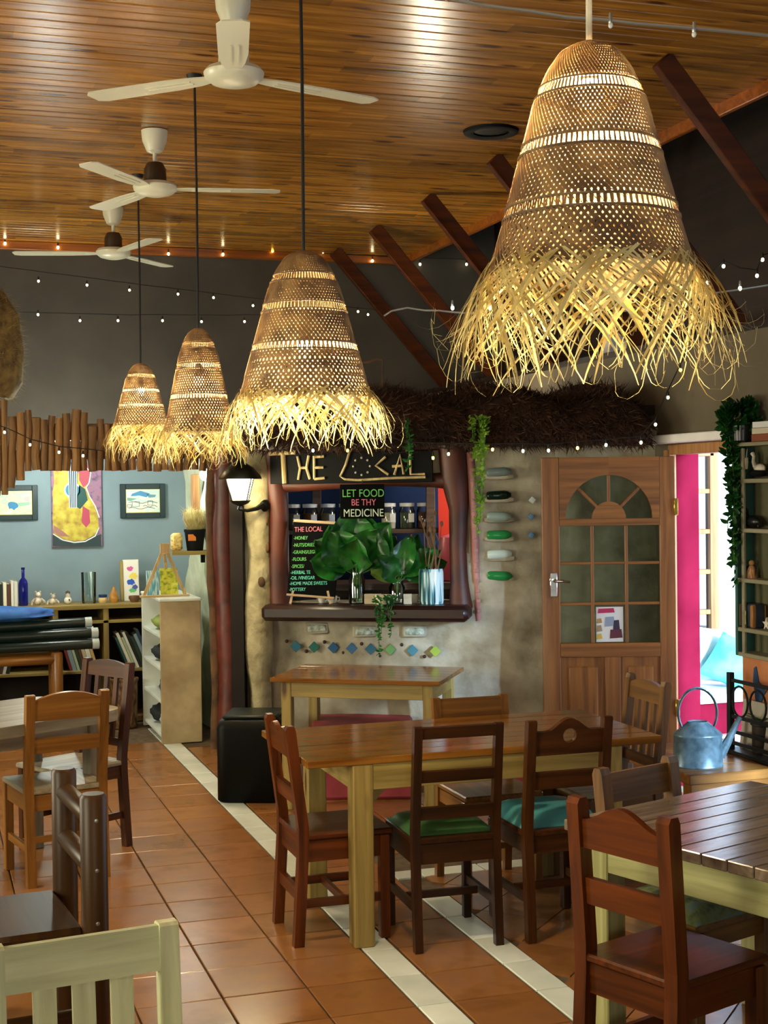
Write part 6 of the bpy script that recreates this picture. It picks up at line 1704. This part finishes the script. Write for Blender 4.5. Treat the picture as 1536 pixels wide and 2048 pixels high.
MB().lathe([(.04, -.088), (.05, -.08), (.055, .0), (.045, .0)], 16, Matrix.Translation((.04, -.06, 0))).obj('pot', dk, t)
# porch bench with cushions
t = thing('porch_bench', 'white bench with a red base outside the open door', 'bench', (5.3, 8.75, .09))
MB().box((0, 0, .30), (1.6, .5, .06), .006).obj('seat', M['white_plaster'], t); MB().box((0, .0, .16), (1.5, .4, .22), .004).obj('base', M['crimson'], t); MB().box((0, 0, .025), (1.6, .5, .05), .004).obj('plinth', M['pink_floor'], t)
M['turq'] = rough_mat('turquoise_fabric', '#2fa8b4', '#7ce0e4', 6, .8, .2); M['pale_turq'] = rough_mat('pale_turquoise_fabric', '#a8d8dc', '#e0f0f0', 8, .8, .2)
def cushion(loc, rot, s, mat, label):
    n = 10; vv = []; ff = []
    for sgn in (1, -1):
        for j in range(n + 1):
            for i in range(n + 1):
                x, y = -1 + 2 * i / n, -1 + 2 * j / n
                vv.append((x * s * (1 - .06 * (1 - y * y)), sgn * .075 * (max(0, (1 - x ** 4) * (1 - y ** 4))) ** .6, y * s * (1 - .06 * (1 - x * x))))
    o_ = (n + 1) ** 2
    for j in range(n):
        for i in range(n):
            a_ = j * (n + 1) + i; ff.append((a_, a_ + 1, a_ + n + 2, a_ + n + 1)); ff.append((a_ + o_, a_ + n + 1 + o_, a_ + n + 2 + o_, a_ + 1 + o_))
    o = MB().add(vv, ff).obj('cushion', mat, None, loc=loc, angle=80); o.rotation_euler = tuple(R(r_) for r_ in rot); return tag(o, label, 'cushion', 'cushions on the porch bench')
cushion((5.32, 8.86, .64), (18, 6, 0), .21, M['pale_turq'], 'pale cushion at the back of the porch bench')
cushion((5.36, 8.68, .61), (22, 24, -8), .18, M['turq'], 'turquoise cushion tilted at the front of the porch bench')
# magazine page fixed behind the glass of the door
pg = thing('magazine_page', 'colourful magazine cover taped behind the bottom middle pane of the door', 'poster', uv(du0 + dx(1217), DV - .005, dz(1287) + .02), -HEAD)
pw, ph_ = 54 * K, 70 * K
MB().box((0, 0, ph_ / 2), (pw, .002, ph_)).obj('page', plain('page_white', '#d8dce4', .5), pg)
for c_, x0, x1, z0, z1 in (('#b03060', -.07, .03, .17, .2), ('#5a2a3c', .0, .075, .02, .075), ('#38304a', .02, .06, .07, .13), ('#c9b04a', -.078, -.045, .015, .05), ('#9a8a70', -.078, -.045, .06, .1), ('#8a9ab8', -.03, .03, .09, .15), ('#a88a5c', -.078, -.045, .11, .14)):
    patch(pg, c_, [(x0, z0), (x1, z0 + .004), (x1 - .006, z1), (x0 + .004, z1 - .003)], -.0012, 'print')
